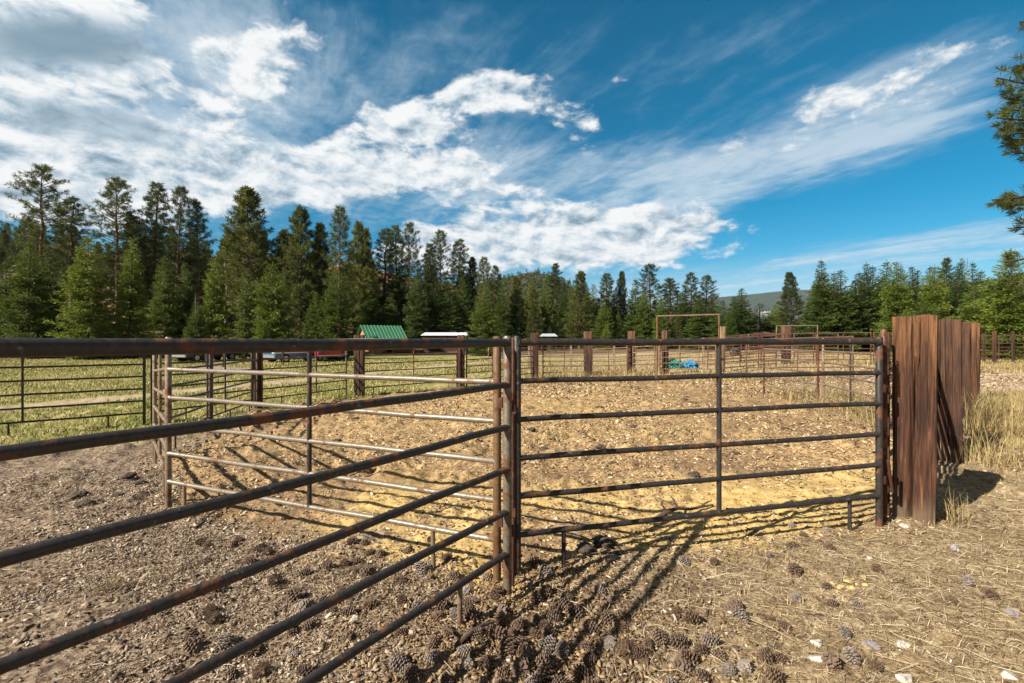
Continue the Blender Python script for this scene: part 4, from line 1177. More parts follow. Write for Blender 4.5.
timber('biggest red-brown timber with bleached top, nearest in the row at the right', 3.737, 4.494, 0.315, 0.20, 1.895, R(-42), 'timber', res=2, seed=1, taper=0.07)
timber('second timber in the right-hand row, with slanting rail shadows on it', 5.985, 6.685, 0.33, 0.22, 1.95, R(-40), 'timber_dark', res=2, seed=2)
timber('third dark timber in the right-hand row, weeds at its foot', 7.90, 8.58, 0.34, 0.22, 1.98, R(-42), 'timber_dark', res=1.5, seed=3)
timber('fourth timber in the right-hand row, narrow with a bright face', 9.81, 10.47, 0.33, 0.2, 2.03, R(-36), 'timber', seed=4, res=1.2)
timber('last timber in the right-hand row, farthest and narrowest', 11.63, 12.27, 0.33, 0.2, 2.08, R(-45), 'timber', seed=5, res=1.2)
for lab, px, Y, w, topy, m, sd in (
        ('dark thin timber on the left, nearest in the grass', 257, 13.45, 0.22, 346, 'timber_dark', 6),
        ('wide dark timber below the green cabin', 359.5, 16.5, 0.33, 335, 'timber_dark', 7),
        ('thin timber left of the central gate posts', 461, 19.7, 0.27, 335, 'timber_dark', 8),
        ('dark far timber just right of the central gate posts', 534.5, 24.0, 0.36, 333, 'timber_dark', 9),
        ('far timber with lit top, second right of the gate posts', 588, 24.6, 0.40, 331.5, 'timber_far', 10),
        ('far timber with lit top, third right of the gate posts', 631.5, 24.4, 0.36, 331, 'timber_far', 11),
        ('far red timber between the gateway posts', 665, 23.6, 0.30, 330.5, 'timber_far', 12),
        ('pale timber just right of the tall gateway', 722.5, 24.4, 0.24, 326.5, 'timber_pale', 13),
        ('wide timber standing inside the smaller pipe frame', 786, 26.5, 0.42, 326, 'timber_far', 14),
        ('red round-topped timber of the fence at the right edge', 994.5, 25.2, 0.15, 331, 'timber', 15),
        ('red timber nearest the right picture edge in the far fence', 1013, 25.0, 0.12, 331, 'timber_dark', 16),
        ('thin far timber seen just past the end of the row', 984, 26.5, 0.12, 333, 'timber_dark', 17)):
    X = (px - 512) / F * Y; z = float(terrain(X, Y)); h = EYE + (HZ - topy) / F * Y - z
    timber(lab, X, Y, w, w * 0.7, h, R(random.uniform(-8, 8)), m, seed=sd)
for lab, px, Y, h in (('thin grey pasture post, left of the parked pickup', 283, 36, 1.5), ('thin grey pasture post below the white car', 206, 34, 1.4), ('thin grey pasture post standing by the dead log', 224, 30, 1.3)):
    X = (px - 512) / F * Y
    timber(lab, X, Y, 0.12, 0.12, h, 0, 'timber_dark', name='pasture_post', group='pasture posts', seed=int(px))


# ------------------------------------------------------------------ buildings, vehicles, far things
M['roof_green'] = plain('green metal roof', (0.030, 0.155, 0.075), 0.45, 0.12, 2)
M['roof_teal'] = plain('teal porch roof', (0.020, 0.20, 0.12), 0.4, 0.1, 2)
M['log_wall'] = plain('orange log wall', (0.42, 0.20, 0.075), 0.75, 0.25, 3)
M['white_metal'] = plain('white metal roof', (0.75, 0.76, 0.78), 0.4, 0.05, 2)
M['roof_grey'] = plain('pale grey roof', (0.42, 0.44, 0.47), 0.5, 0.1, 2)
M['dark_void'] = plain('dark opening', (0.02, 0.018, 0.016), 0.9, 0.2, 2)
M['glass'] = plain('window glass', (0.03, 0.04, 0.05), 0.08, 0.1, 1)
M['tyre'] = plain('tyre rubber', (0.02, 0.02, 0.02), 0.9, 0.2, 8)
M['hub'] = plain('steel hub', (0.5, 0.5, 0.5), 0.35, 0.1, 8, 0.7)
M['paint_white'] = plain('white paint', (0.76, 0.77, 0.78), 0.3, 0.04, 2)
M['paint_blue'] = plain('blue paint', (0.045, 0.15, 0.30), 0.3, 0.1, 2)
M['paint_red'] = plain('dark red paint', (0.30, 0.02, 0.025), 0.3, 0.1, 2)
M['paint_dark'] = plain('dark maroon paint', (0.055, 0.025, 0.03), 0.35, 0.15, 2)
M['lamp_glass'] = plain('lamp glass', (0.75, 0.55, 0.4), 0.2, 0.1, 5)
M['tarp_blue'] = plain('blue tarp', (0.02, 0.22, 0.42), 0.45, 0.25, 2.5, bmp=0.6)
M['tarp_teal'] = plain('teal tarp', (0.015, 0.16, 0.13), 0.5, 0.3, 2.5, bmp=0.6)


def cabin():
    Y = 72; X = (381 - 512) / F * Y; z = float(terrain(X, Y))
    o = thing('log_cabin', 'small log cabin with a green standing-seam roof', 'cabin', (X, Y, z), R(36)); o.scale = (1.385, 1.385, 1.385)
    L, Wd, hw, hr = 3.9, 3.4, 1.25, (3.60 - z) / 1.385
    mb = MB()
    x0, x1, y0, y1 = -L / 2, L / 2, -Wd / 2, Wd / 2
    mb.add([(x0, y0, -.3), (x1, y0, -.3), (x1, y1, -.3), (x0, y1, -.3), (x0, y0, hw), (x1, y0, hw), (x1, y1, hw), (x0, y1, hw), (x0, 0, hr - 0.08), (x1, 0, hr - 0.08)],
           [(0, 1, 5, 4), (2, 3, 7, 6), (1, 2, 6, 9, 5), (3, 0, 4, 8, 7), (4, 5, 9, 8), (6, 7, 8, 9)])
    mb.build('wall', M['log_wall'], o)
    ov = 0.3
    mb = MB()
    for s in (-1, 1):
        e = Vector((0, s * (Wd / 2 + 0.35), hw - 0.35 * (hr - hw) / (Wd / 2)))
        rr_ = Vector((0, 0, hr)); t = 0.06
        for a, b, in ((rr_, e),):
            vs = [(x0 - ov, a.y, a.z), (x1 + ov, a.y, a.z), (x1 + ov, b.y, b.z), (x0 - ov, b.y, b.z)]
            vs += [(p[0], p[1], p[2] + t) for p in vs]
            mb.add(vs, [(0, 1, 2, 3), (4, 5, 6, 7), (0, 1, 5, 4), (1, 2, 6, 5), (2, 3, 7, 6), (3, 0, 4, 7)])
        for k in range(13):      # standing seams
            xx = x0 - ov + 0.03 + (L + 2 * ov - 0.06) * k / 12
            mb.tube([(xx, rr_.y, rr_.z + t + 0.03), (xx, e.y, e.z + t + 0.03)], 0.035, 4)
    mb.build('roof', M['roof_green'], o)
    mb = MB()
    vs = [(x0 - .3, -Wd / 2 - 0.30, hw - 0.12), (x1 + .5, -Wd / 2 - 0.30, hw - 0.12), (x1 + .5, -Wd / 2 - 1.7, hw - 0.55), (x0 - .3, -Wd / 2 - 1.7, hw - 0.55)]
    vs += [(p[0], p[1], p[2] + .06) for p in vs]
    mb.add(vs, [(0, 1, 2, 3), (4, 5, 6, 7), (0, 1, 5, 4), (1, 2, 6, 5), (2, 3, 7, 6), (3, 0, 4, 7)])
    mb.build('porch_roof', M['roof_teal'], o)
    for xx in (x0, 0, x1 + .3):
        mb = MB(); mb.box((xx, -Wd / 2 - 1.55, 0.15), (0.12, 0.12, 1.15)); mb.build('porch_post', M['log_wall'], o)
    mb = MB(); mb.box((x0 - 0.03, 0.2, 0.9), (0.06, 0.8, 0.8)); w = mb.build('window', M['white_metal'], o)
    mb = MB(); mb.box((x0 - 0.07, 0.2, 0.9), (0.03, 0.66, 0.66)); mb.build('pane', M['glass'], w)
    mb = MB(); mb.box((0.4, -Wd / 2 - 0.03, 0.42), (0.7, 0.06, 1.2)); mb.build('door', M['dark_void'], o)


cabin()


def shed(name, label, cat, px0, px1, Y, topy, wallh_y, roofm, wallm, rz=0, deep=4.0, open_front=False):
    X0 = (px0 - 512) / F * Y; X1 = (px1 - 512) / F * Y; z = float(terrain((X0 + X1) / 2, Y))
    o = thing(name, label, cat, ((X0 + X1) / 2, Y, z), rz)
    L = X1 - X0; e_in = 0.15; ht = EYE + (HZ - topy) / F * Y - z; he = EYE + (HZ - wallh_y) / F * Y - z
    mb = MB()
    e = 0.25
    for s in (-1, 1):
        vs = [(-L / 2 + e_in, 0, ht), (L / 2 - e_in, 0, ht), (L / 2 + 0.1, s * (deep / 2 + e), he), (-L / 2 - 0.1, s * (deep / 2 + e), he)]
        vs += [(p[0], p[1], p[2] + .05) for p in vs]
        mb.add(vs, [(0, 1, 2, 3), (4, 5, 6, 7), (0, 1, 5, 4), (1, 2, 6, 5), (2, 3, 7, 6), (3, 0, 4, 7)])
    for s in (-1, 1):
        mb.add([(s * (L / 2 - e_in), 0, ht), (s * (L / 2 + .1), deep / 2 + e, he), (s * (L / 2 + .1), -deep / 2 - e, he)], [(0, 1, 2)])
    mb.build('roof', M[roofm], o)
    if open_front:
        for xx in (-L / 2 + .1, 0, L / 2 - .1):
            for yy in (-deep / 2, deep / 2):
                mb = MB(); mb.box((xx, yy, he / 2 - .1), (0.11, 0.11, he + .2)); mb.build('post', M[wallm], o)
    else:
        mb = MB(); mb.box((0, 0, he / 2 - 0.15), (L - 0.2, deep, he + 0.25)); mb.build('wall', M[wallm], o)
        for k in range(3):
            mb = MB(); mb.box((-L / 2 + L * (k + 0.6) / 3.2, -deep / 2 - 0.02, he * 0.55), (L * 0.16, 0.06, he * 0.4)); w = mb.build('window', M['dark_void'], o)
            mb = MB(); mb.box((-L / 2 + L * (k + 0.6) / 3.2, -deep / 2 - 0.06, he * 0.55), (L * 0.13, 0.03, he * 0.33)); mb.build('pane', M['glass'], w)
    return o


sh = shed('long_shed', 'long low shed with a white metal roof right of the cabin', 'shed', 424, 468, 74, 332.8, 335.6, 'white_metal', 'timber_dark')
mb = MB(); mb.tube([(2.0, -0.6, 2.1), (2.0, -0.6, 2.95)], 0.07, 8); mb.build('flue', M['dark_void'], sh, True)
shed('hay_shelter', 'pale-roofed open hay shelter showing just right of the central gate posts', 'shelter', 541, 556, 66, 334.0, 336.5, 'roof_grey', 'timber_dark', deep=2.2, open_front=True)
shed('open_shelter', 'dark flat-roofed open shelter under the trees right of the gateway', 'shelter', 748, 767, 62, 332.0, 334.0, 'pipe_far', 'timber_dark', deep=2.5, open_front=True)


def pickup(name, label, px, Y, rz, upper, lower, cat='pickup'):
    X = (px - 512) / F * Y; z = float(terrain(X, Y))
    o = thing(name, label, cat, (X, Y, z), rz)
    # body extruded from a side outline, front towards -x
    def ext(poly, y0, y1):
        mb = MB(); n = len(poly)
        mb.add([(p[0], y0, p[1]) for p in poly] + [(p[0], y1, p[1]) for p in poly],
               [tuple(range(n))[::-1], tuple(range(n, 2 * n))] + [(i, (i + 1) % n, n + (i + 1) % n, n + i) for i in range(n)])
        return mb
    low = [(-2.6, 0.42), (2.6, 0.48), (2.62, 0.78), (-2.66, 0.78)]
    up = [(-2.66, 0.782), (2.62, 0.782), (2.62, 1.16), (0.55, 1.16), (0.5, 1.78), (-0.65, 1.80), (-1.15, 1.18), (-2.5, 1.06)]
    ext(low, -0.94, 0.94).build('lower_body', M[lower], o)
    ext(up, -0.92, 0.92).build('body', M[upper], o)
    gl = [(-1.02, 1.20), (-0.62, 1.72), (0.42, 1.70), (0.46, 1.20)]
    ext(gl, -0.935, 0.935).build('side_window', M['glass'], o)
    mb = MB(); mb.add([(-1.13, -0.8, 1.22), (-1.13, 0.8, 1.22), (-0.70, 0.74, 1.75), (-0.70, -0.74, 1.75)], [(0, 1, 2, 3)]); mb.v = [(p[0] - 0.03, p[1], p[2] + .02) for p in mb.v]; mb.build('windscreen', M['glass'], o)
    mb = MB(); mb.box((-2.69, 0, 0.55), (0.10, 1.9, 0.2)); mb.build('bumper', M['hub'], o)
    mb = MB(); mb.box((2.67, 0, 0.55), (0.10, 1.8, 0.16)); mb.build('rear_bumper', M['hub'], o)
    mb = MB(); mb.box((-2.665, 0, 0.90), (0.06, 1.1, 0.2)); mb.build('grille', M['dark_void'], o)
    for s in (-1, 1):
        mb = MB(); mb.box((-2.67, s * 0.74, 0.90), (0.06, 0.26, 0.17)); mb.build('headlight', M['lamp_glass'], o)
        mb = MB(); mb.box((2.63, s * 0.8, 0.92), (0.05, 0.14, 0.28)); mb.build('tail_light', M['paint_red'], o)
        for xx in (-1.7, 1.55):
            mb = MB(); mb.tube([(xx, s * 0.74, 0.37), (xx, s * 0.97, 0.37)], 0.37, 18); w = mb.build('wheel', M['tyre'], o, True)
            mb = MB(); mb.tube([(xx, s * 0.95, 0.37), (xx, s * 0.985, 0.37)], 0.2, 12); mb.build('hub', M['hub'], w, True)
    return o


pickup('pickup_truck', 'white-topped blue pickup parked at the edge of the pasture', 297, 41, R(60), 'paint_white', 'paint_blue')
pickup('pickup_truck', 'red pickup parked beside the white and blue one', 324, 42, R(-58), 'paint_red', 'paint_red')
pickup('parked_car', 'dark maroon vehicle right of the red pickup', 337, 47, R(-70), 'paint_dark', 'paint_dark', 'car')
pickup('parked_car', 'white vehicle far left behind the left corner posts', 208, 42, R(70), 'paint_white', 'paint_dark', 'car')


def rock(name, label, cat, loc, size, mat, seed, group):
    rg = random.Random(seed); bm = bmesh.new()
    for _ in range(15):
        v = Vector((rg.gauss(0, 1), rg.gauss(0, 1), rg.gauss(0, 1))).normalized() * rg.uniform(0.75, 1.1)
        bm.verts.new((v.x * size[0], v.y * size[1], v.z * size[2]))
    bmesh.ops.convex_hull(bm, input=bm.verts)
    bmesh.ops.delete(bm, geom=[v for v in bm.verts if not v.link_faces], context='VERTS')
    bmesh.ops.bevel(bm, geom=list(bm.edges), offset=min(size) * 0.10, segments=1, affect='EDGES')
    me = bpy.data.meshes.new(name); bm.to_mesh(me); bm.free()
    o = link(name, me, M[mat], None, label=label, category=cat); o.location = loc; o.rotation_euler = (rg.uniform(-.3, .3), rg.uniform(-.3, .3), rg.uniform(0, 6))
    if group: o['group'] = group
    return o


def lump(name, label, cat, loc, size, mat, seed, sub=3, amp=0.35, group=None, freq=2.2, flat=0.0):
    bm = bmesh.new(); bmesh.ops.create_icosphere(bm, subdivisions=sub, radius=1.0)
    rg = random.Random(seed); o1 = rg.uniform(0, 50)
    ve = np.array([v.co for v in bm.verts])
    n = fbm(ve[:, 0] * freq + o1 + ve[:, 2] * 1.3, ve[:, 1] * freq + ve[:, 2] * freq, 3, seed) - 0.5
    # chisel by a few planes so that it reads as a broken stone
    for v, k in zip(bm.verts, n): v.co *= 1 + amp * k * 2
    if flat:
        for _ in range(7):
            nn = Vector((rg.gauss(0, 1), rg.gauss(0, 1), rg.gauss(0, 1))).normalized(); h = rg.uniform(0.55, 0.85)
            for v in bm.verts:
                dd = v.co.dot(nn)
                if dd > h: v.co -= nn * (dd - h)
    for v in bm.verts: v.co = Vector((v.co.x * size[0], v.co.y * size[1], v.co.z * size[2]))
    me = bpy.data.meshes.new(name); bm.to_mesh(me); bm.free()
    if not flat: me.polygons.foreach_set('use_smooth', np.ones(len(me.polygons), bool))
    o = link(name, me, M[mat], None, label=label, category=cat); o.location = loc; o.rotation_euler = (0, 0, rg.uniform(0, 6))
    if group: o['group'] = group
    return o


# tarps and barrel in the far pen
def tarp(label, px, Y, L, mat, seed):
    X = (px - 512) / F * Y; z = float(terrain(X, Y))
    o = lump('tarp_bundle', label, 'tarp', (X, Y, z + 0.16), (L / 2, 0.40, 0.27), mat, seed, 5, 0.75, freq=4.5); o.rotation_euler = (0, 0, 0)


tarp('crumpled teal tarp bundle, dark left part of the pile by the gateway', 679, 28.0, 1.5, 'tarp_teal', 3)
tarp('bright blue crumpled tarp at the right end of the teal one', 690.5, 27.6, 0.75, 'tarp_blue', 4)


def barrel(label, px, Y, mat, rz):
    X = (px - 512) / F * Y; z = float(terrain(X, Y))
    o = thing('steel_barrel', label, 'barrel', (X, Y, z), rz)
    mb = MB()
    mb.tube([(-0.42, 0, .3), (-0.41, 0, .3), (-0.15, 0, .3), (-0.14, 0, .3), (-0.13, 0, .3), (0.13, 0, .3), (0.14, 0, .3), (0.15, 0, .3), (0.41, 0, .3), (0.42, 0, .3)], [.29, .3, .29, .31, .29, .29, .31, .29, .3, .29], 18)
    mb.build('body', M[mat], o, True, 30)
    mb = MB(); mb.tube([(-0.425, 0.1, .36), (-0.45, 0.1, .36)], 0.04, 8); mb.build('bung', M['hub'], o, True)


barrel('dark rusty barrel lying in the far yard right of the gateway', 735, 38, 'pipe_dark', R(40))
barrel('dark drum standing behind the teal tarp', 672, 29.0, 'pipe_dark_r', R(80))

# dead log on the pasture
X, Y = (222 - 512) / F * 29, 29.0
mb = MB(); mb.tube([(-2.2, 0.2, .12), (-1.0, 0.05, .15), (0.3, -.05, .14), (2.1, 0.15, .12)], [.16, .19, .17, .11], 10)
o = mb.build('dead_log', M['snag'], None, True); o.location = (X, Y, float(terrain(X, Y)) - .03); o['label'] = 'grey dead log lying across the pasture behind the left corner'; o['category'] = 'log'

# ------------------------------------------------------------------ litter on the ground
def sample_view(n, y0, y1, rg, px0=-30, px1=1054, bias=2.0):
    """points on the ground seen by the photograph, even in area for bias 2"""
    Y = (y0 ** bias + (y1 ** bias - y0 ** bias) * rg.random(n)) ** (1 / bias)
    px = rg.uniform(px0, px1, n)
    return (px - 512) / F * Y, Y


def gz(x, y): return terrain(x, y) + micro(x, y)


def chips(name, X, Y, size, mat, rg, label, asp=(1.3, 3.2), lift=0.004, tilt=0.35):
    n = len(X); L = size * rg.uniform(0.55, 1.5, n) ; Wd = L / rg.uniform(*asp, n); T = np.minimum(0.18 * Wd, 0.005) + 0.0015
    a = rg.uniform(0, 2 * math.pi, n)
    ex = np.stack([np.cos(a), np.sin(a), rg.normal(0, tilt, n)], 1); ex /= np.linalg.norm(ex, axis=1, keepdims=True)
    up = np.stack([rg.normal(0, tilt, n), rg.normal(0, tilt, n), np.ones(n)], 1)
    ey = np.cross(up, ex); ey /= np.linalg.norm(ey, axis=1, keepdims=True); ez = np.cross(ex, ey)
    C = np.stack([X, Y, gz(X, Y) + lift + 0.25 * L * np.abs(ex[:, 2])], 1)
    sh = rg.uniform(0.55, 1.1, (n, 4))
    V = np.zeros((n, 8, 3))
    for k, (sx, sy) in enumerate(((-1, -1), (1, -1), (1, 1), (-1, 1))):
        p = C + ex * (sx * L / 2 * sh[:, k])[:, None] + ey * (sy * Wd / 2 * sh[:, (k + 1) % 4])[:, None]
        V[:, k] = p - ez * (T / 2)[:, None]; V[:, 4 + k] = p + ez * (T / 2)[:, None]
    b = (np.arange(n) * 8)[:, None]
    q = np.array([(4, 5, 6, 7), (0, 1, 5, 4), (1, 2, 6, 5), (2, 3, 7, 6), (3, 0, 4, 7)])
    Fq = (b[:, :, None] + q[None]).reshape(-1, 4)
    return link(name, mesh_np(name, V.reshape(-1, 3), Fq), mat, kind='stuff', label=label, category='ground litter')


def stems(name, X, Y, ln, wd, mat, rg, label, cat, lean=0.35, flat=False, z_off=0.0, curl=0.5):
    """two-segment tapered blades, upright or lying"""
    n = len(X); L = ln * rg.uniform(0.5, 1.3, n); Wd = np.broadcast_to(wd, (n,)) * rg.uniform(0.7, 1.3, n)
    a = rg.uniform(0, 2 * math.pi, n)
    hx = np.stack([np.cos(a), np.sin(a), np.zeros(n)], 1); sd = np.stack([-np.sin(a), np.cos(a), np.zeros(n)], 1)
    B = np.stack([X, Y, gz(X, Y) - 0.004 + z_off], 1)
    if flat:
        e = rg.uniform(0.0, 0.28, n); d1 = hx + np.stack([0 * e, 0 * e, e], 1)
        a2 = rg.normal(0, curl, n); d2 = hx * np.cos(a2)[:, None] + sd * np.sin(a2)[:, None] + np.stack([0 * e, 0 * e, -0.8 * e], 1)
        B[:, 2] += 0.010
    else:
        le = np.abs(rg.normal(0, lean, n)) + 0.05
        d1 = hx * le[:, None] + np.array([0, 0, 1.0]); d2 = hx * (le * (1.6 + curl))[:, None] + np.array([0, 0, 0.75])
    d1 /= np.linalg.norm(d1, axis=1, keepdims=True); d2 /= np.linalg.norm(d2, axis=1, keepdims=True)
    w = Wd[:, None] / 2; h = (L / 2)[:, None]
    up = np.array([0, 0, 1.0]) if not flat else 0
    V = np.zeros((n, 6, 3)); tw = sd if not flat else sd * 0.8 + np.array([0, 0, 0.5])
    V[:, 0] = B - tw * w; V[:, 1] = B + tw * w
    m = B + d1 * h; V[:, 2] = m + tw * w * 0.85; V[:, 3] = m - tw * w * 0.85
    e = m + d2 * h; V[:, 4] = e + tw * w * 0.2; V[:, 5] = e - tw * w * 0.2
    b = (np.arange(n) * 6)[:, None, None]
    Fq = (b + np.array([(0, 1, 2, 3), (3, 2, 4, 5)])[None]).reshape(-1, 4)
    return link(name, mesh_np(name, V.reshape(-1, 3), Fq), mat, kind='stuff', label=label, category=cat)


def side_of(x, y, a, b):
    dx, dy = b[0] - a[0], b[1] - a[1]; L = math.hypot(dx, dy)
    return ((x - a[0]) * -dy + (y - a[1]) * dx) / L


def pen_d(x, y):
    return np.minimum(np.minimum(side_of(x, y, (-3.36, 4.76), (-0.1, 3.45)), side_of(x, y, (0.04, 3.43), (3.34, 4.35))),
                      np.minimum(side_of(x, y, (-5.5, 7.5), (-3.36, 4.76)), side_of(x, y, (-7, 13.3), (-5.5, 7.5))))


rg = np.random.default_rng(21)
X, Y = sample_view(210000, 1.95, 9.5, rg, bias=1.2)
pd = pen_d(X, Y) + 0.5 * (fbm(X * 1.2, Y * 1.2, 3, 5) - 0.5)
rightness = X - 0.42 * Y + 1.2 * (fbm(X * 0.9, Y * 0.9, 3, 9) - 0.5)
dens = np.where(pd > 0, 0.12, 0.95) * (1 - 0.8 * sstep(rightness, -0.7, 0.5)) * (0.12 + 0.95 * sstep(fbm(X * 1.1, Y * 1.1, 3, 31), 0.36, 0.62))
k = rg.random(len(X)) < dens * (X * -0.75 + Y * 0.66 < 9.0)
chips('wood_chips', X[k], Y[k], 0.0105 + 0.0020 * Y[k], M['chips'], rg, 'brown wood chips and bark flakes strewn over the bare soil', asp=(1.4, 4.5), tilt=0.45)
X, Y = sample_view(7000, 1.95, 7.0, rg, bias=1.3); k = (pen_d(X, Y) < 0.1) & (X - 0.42 * Y < 0.2)
chips('bark_flakes', X[k], Y[k], 0.036, M['chips'], rg, 'larger pale and dark bark flakes among the wood chips', asp=(1.4, 4), tilt=0.35)
X, Y = sample_view(70000, 3.3, 22, rg, bias=1.25)
k = (pen_d(X, Y) > -0.2) & (rg.random(len(X)) < 0.15 + 0.9 * sstep(fbm(X * 0.55, Y * 0.55, 3, 7), 0.44, 0.60)) & (X * -0.75 + Y * 0.66 < 13.0)
chips('straw_flakes', X[k], Y[k], 0.014 + 0.0052 * Y[k], M['chips_pen'], rg, 'dry straw and manure flakes trampled over the pen floor', asp=(1.5, 5.0))
X, Y = sample_view(16000, 1.95, 4.2, rg, 260, 800, bias=1.3)
k = rg.random(len(X)) < np.exp(-((X - 0.05) / 0.9) ** 2 - ((Y - 2.75) / 0.75) ** 2)
chips('cone_scales', X[k], Y[k], 0.022, M['needles'], rg, 'broken brown cone scales and bark crumbs round the cones', asp=(1.2, 2.5), tilt=0.6, lift=0.008)
# straw stems
X, Y = sample_view(60000, 1.9, 9.0, rg, bias=1.3)
rightness = X - 0.42 * Y
k = rg.random(len(X)) < np.where(pen_d(X, Y) > 0.1, 0.12, 0.03 + 0.45 * sstep(fbm(X * 1.4, Y * 1.4, 3, 77), 0.50, 0.66) + 0.75 * sstep(rightness + 1.0 * (fbm(X, Y, 2, 3) - .5), -0.9, 0.6))
stems('straw_stems', X[k], Y[k], 0.12, 0.0028, M['straw'], rg, 'fine dry straw stems lying on the ground', 'straw', flat=True)
X, Y = sample_view(30000, 1.9, 6.0, rg, bias=1.4)
k = rg.random(len(X)) < np.where(pen_d(X, Y) > 0, 0.03, 0.7) * (0.3 + fbm(X * 1.5, Y * 1.5, 2, 4))
stems('pine_needles', X[k], Y[k], 0.10, 0.0022, M['needles'], rg, 'fallen brown pine needles between the cones', 'pine needles', flat=True, curl=0.3)
# long pale bents
X, Y = sample_view(700, 1.95, 5.0, rg, 400, 1054, bias=1.5); k = (pen_d(X, Y) < 0.1)
stems('long_straw', X[k], Y[k], 0.32, 0.0040, M['straw'], rg, 'long pale grass stalks lying loose on the ground', 'straw', flat=True, curl=0.6)
# dry standing grass right of the timbers
X, Y = sample_view(90000, 3.6, 26, rg, 880, 1070, bias=1.15)
k = (side_of(X, Y, (3.75, 4.42), (11.7, 12.2)) < -0.15) & (rg.random(len(X)) < sstep(X - Y * 0.55 + 2.2 * (fbm(X * 0.8, Y * 0.8, 3, 8) - 0.5), 1.6, 3.0)) & ~((Y > 14) & (Y < 20.5)) & (rg.random(len(X)) < 0.15 + 0.6 * sstep(Y, 5.0, 7.5))
hgt = 0.05 + 0.12 * sstep(Y[k], 5.5, 8.0)
stems('dry_grass', X[k], Y[k], hgt, 0.0035 + 0.0006 * Y[k], M['drygrass'], rg, 'dense dry yellow grass beyond the timbers', 'dry grass', lean=0.5)
# short stubble
X, Y = sample_view(14000, 2.0, 8, rg, 560, 1060, bias=1.4); k = (X - 0.42 * Y > -0.6) & (pen_d(X, Y) < 0)
stems('stubble', X[k], Y[k], 0.055, 0.003, M['straw'], rg, 'short dry stubble on the trodden ground', 'dry grass', lean=0.9)


def tuft(label, x, y, n, h, spread, mat, w=0.005, lean=0.35, name='grass_tuft', group=None):
    rg = np.random.default_rng(int(abs(x * 1000 + y * 77)))
    X = rg.normal(0, spread, n); Y = rg.normal(0, spread, n)
    o = stems(name, X + x, Y + y, h, w, mat, rg, label, 'grass tuft', lean=lean, curl=0.9)
    del o['kind']
    if group: o['group'] = group
    return o


tuft('dry grass tuft at the foot of the front timber, right side', 4.03, 4.42, 60, 0.30, 0.08, M['drygrass'])
tuft('tall dry weeds at the foot of the second timber', 6.25, 6.6, 160, 0.50, 0.20, M['drygrass'], 0.006)
tuft('tall dry weeds leaning on the third timber', 8.1, 8.35, 320, 0.75, 0.22, M['drygrass'], 0.008)
tuft('tall dry weeds at the foot of the fourth timber', 9.9, 10.0, 300, 0.7, 0.25, M['drygrass'], 0.009)
tuft('pale dry tuft lying on the chips below the nearest dark panel', *on_ground(110, 590), 90, 0.16, 0.05, M['straw'], 0.0035, 1.2)
tuft('pale dry tuft near the pale panel, under the second dark rail', *on_ground(160, 575), 60, 0.12, 0.08, M['straw'], 0.003, 1.2)
for i, (px, py) in enumerate([(790, 402), (805, 396), (828, 408), (842, 414), (856, 404), (868, 412), (872, 424), (838, 398)]):
    tuft('yellow grass tuft at the foot of the tan panel on the right of the pen', *on_ground(px, py), 150, 0.42, 0.22, M['drygrass'], 0.010, 0.5, group='yellow tufts by the tan panel')
for i, (px, py) in enumerate([(548, 372), (575, 376), (600, 374), (612, 371), (640, 374), (520, 374)]):
    tuft('pale grass tuft along the foot of the far tan panels', *on_ground(px, py + 2), 160, 0.45, 0.4, M['drygrass'], 0.02, 0.5, group='pale tufts by the far panels')
for lab, px, py in (('small green weed in the middle of the pen', 560, 437), ('small green weed left in the pen near the far sand', 531, 442), ('small green weed in the pen between sand and straw', 672, 432)):
    tuft(lab, *on_ground(px, py), 60, 0.10, 0.12, M['grass'], 0.008, 0.7, name='green_weed')

# pasture grass
X, Y = sample_view(150000, 8.5, 46, rg, -30, 520, bias=1.0)
s = X * -0.75 + Y * 0.66 + 1.6 * (fbm(X * 0.5, Y * 0.5, 3, 6) - 0.5)
trk = np.abs(side_of(X, Y, (-14.5, 12.2), (-6.0, 32.0))) + 0.8 * (fbm(X * 0.6, Y * 0.6, 2, 2) - .5)
out = (side_of(X, Y, (-7, 13.3), (-5.5, 7.5)) < -0.1) | (side_of(X, Y, (-2, 19.7), (-7, 13.3)) < -0.1)
k = out & (s > 10.6 + 1.5 * rg.random(len(X))) & (trk > 0.95) & (rg.random(len(X)) < 0.9 * sstep(fbm(X * 0.35, Y * 0.35, 3, 17) + 0.03 * (s - 10.6), 0.38, 0.66))
stems('pasture_grass', X[k], Y[k], 0.075 + 0.0015 * Y[k], 0.006 + 0.0011 * Y[k], M['grass'], rg, 'short green and yellow pasture grass', 'grass', lean=0.6)
# far dry field on the right half beyond the pen
X, Y = sample_view(30000, 19, 50, rg, 480, 1040, bias=1.0)
stems('far_dry_grass', X, Y, 0.16, 0.03, M['drygrass'], rg, 'dry yellow field beyond the far panels', 'dry grass', lean=0.6)


# ------------------------------------------------------------------ pine cones: each its own
def cone_mat(name, a, b):
    m, g, bs, _ = new_mat(name)
    geo = g.n('ShaderNodeNewGeometry'); oi = g.n('ShaderNodeObjectInfo').outputs['Random']
    f = g.m('ADD', g.m('MULTIPLY', geo.outputs['Random Per Island'], 0.6), g.m('MULTIPLY', oi, 0.4))
    g.put(bs.inputs['Base Color'], g.mix(f, a, b)); bs.inputs['Roughness'].default_value = 0.7
    return m


M['cone_brown'] = cone_mat('brown cone', (0.074, 0.045, 0.031), (0.207, 0.136, 0.092))
M['cone_red'] = cone_mat('red brown cone', (0.081, 0.048, 0.030), (0.211, 0.134, 0.081))
M['cone_grey'] = cone_mat('grey cone', (0.108, 0.084, 0.069), (0.346, 0.281, 0.232))


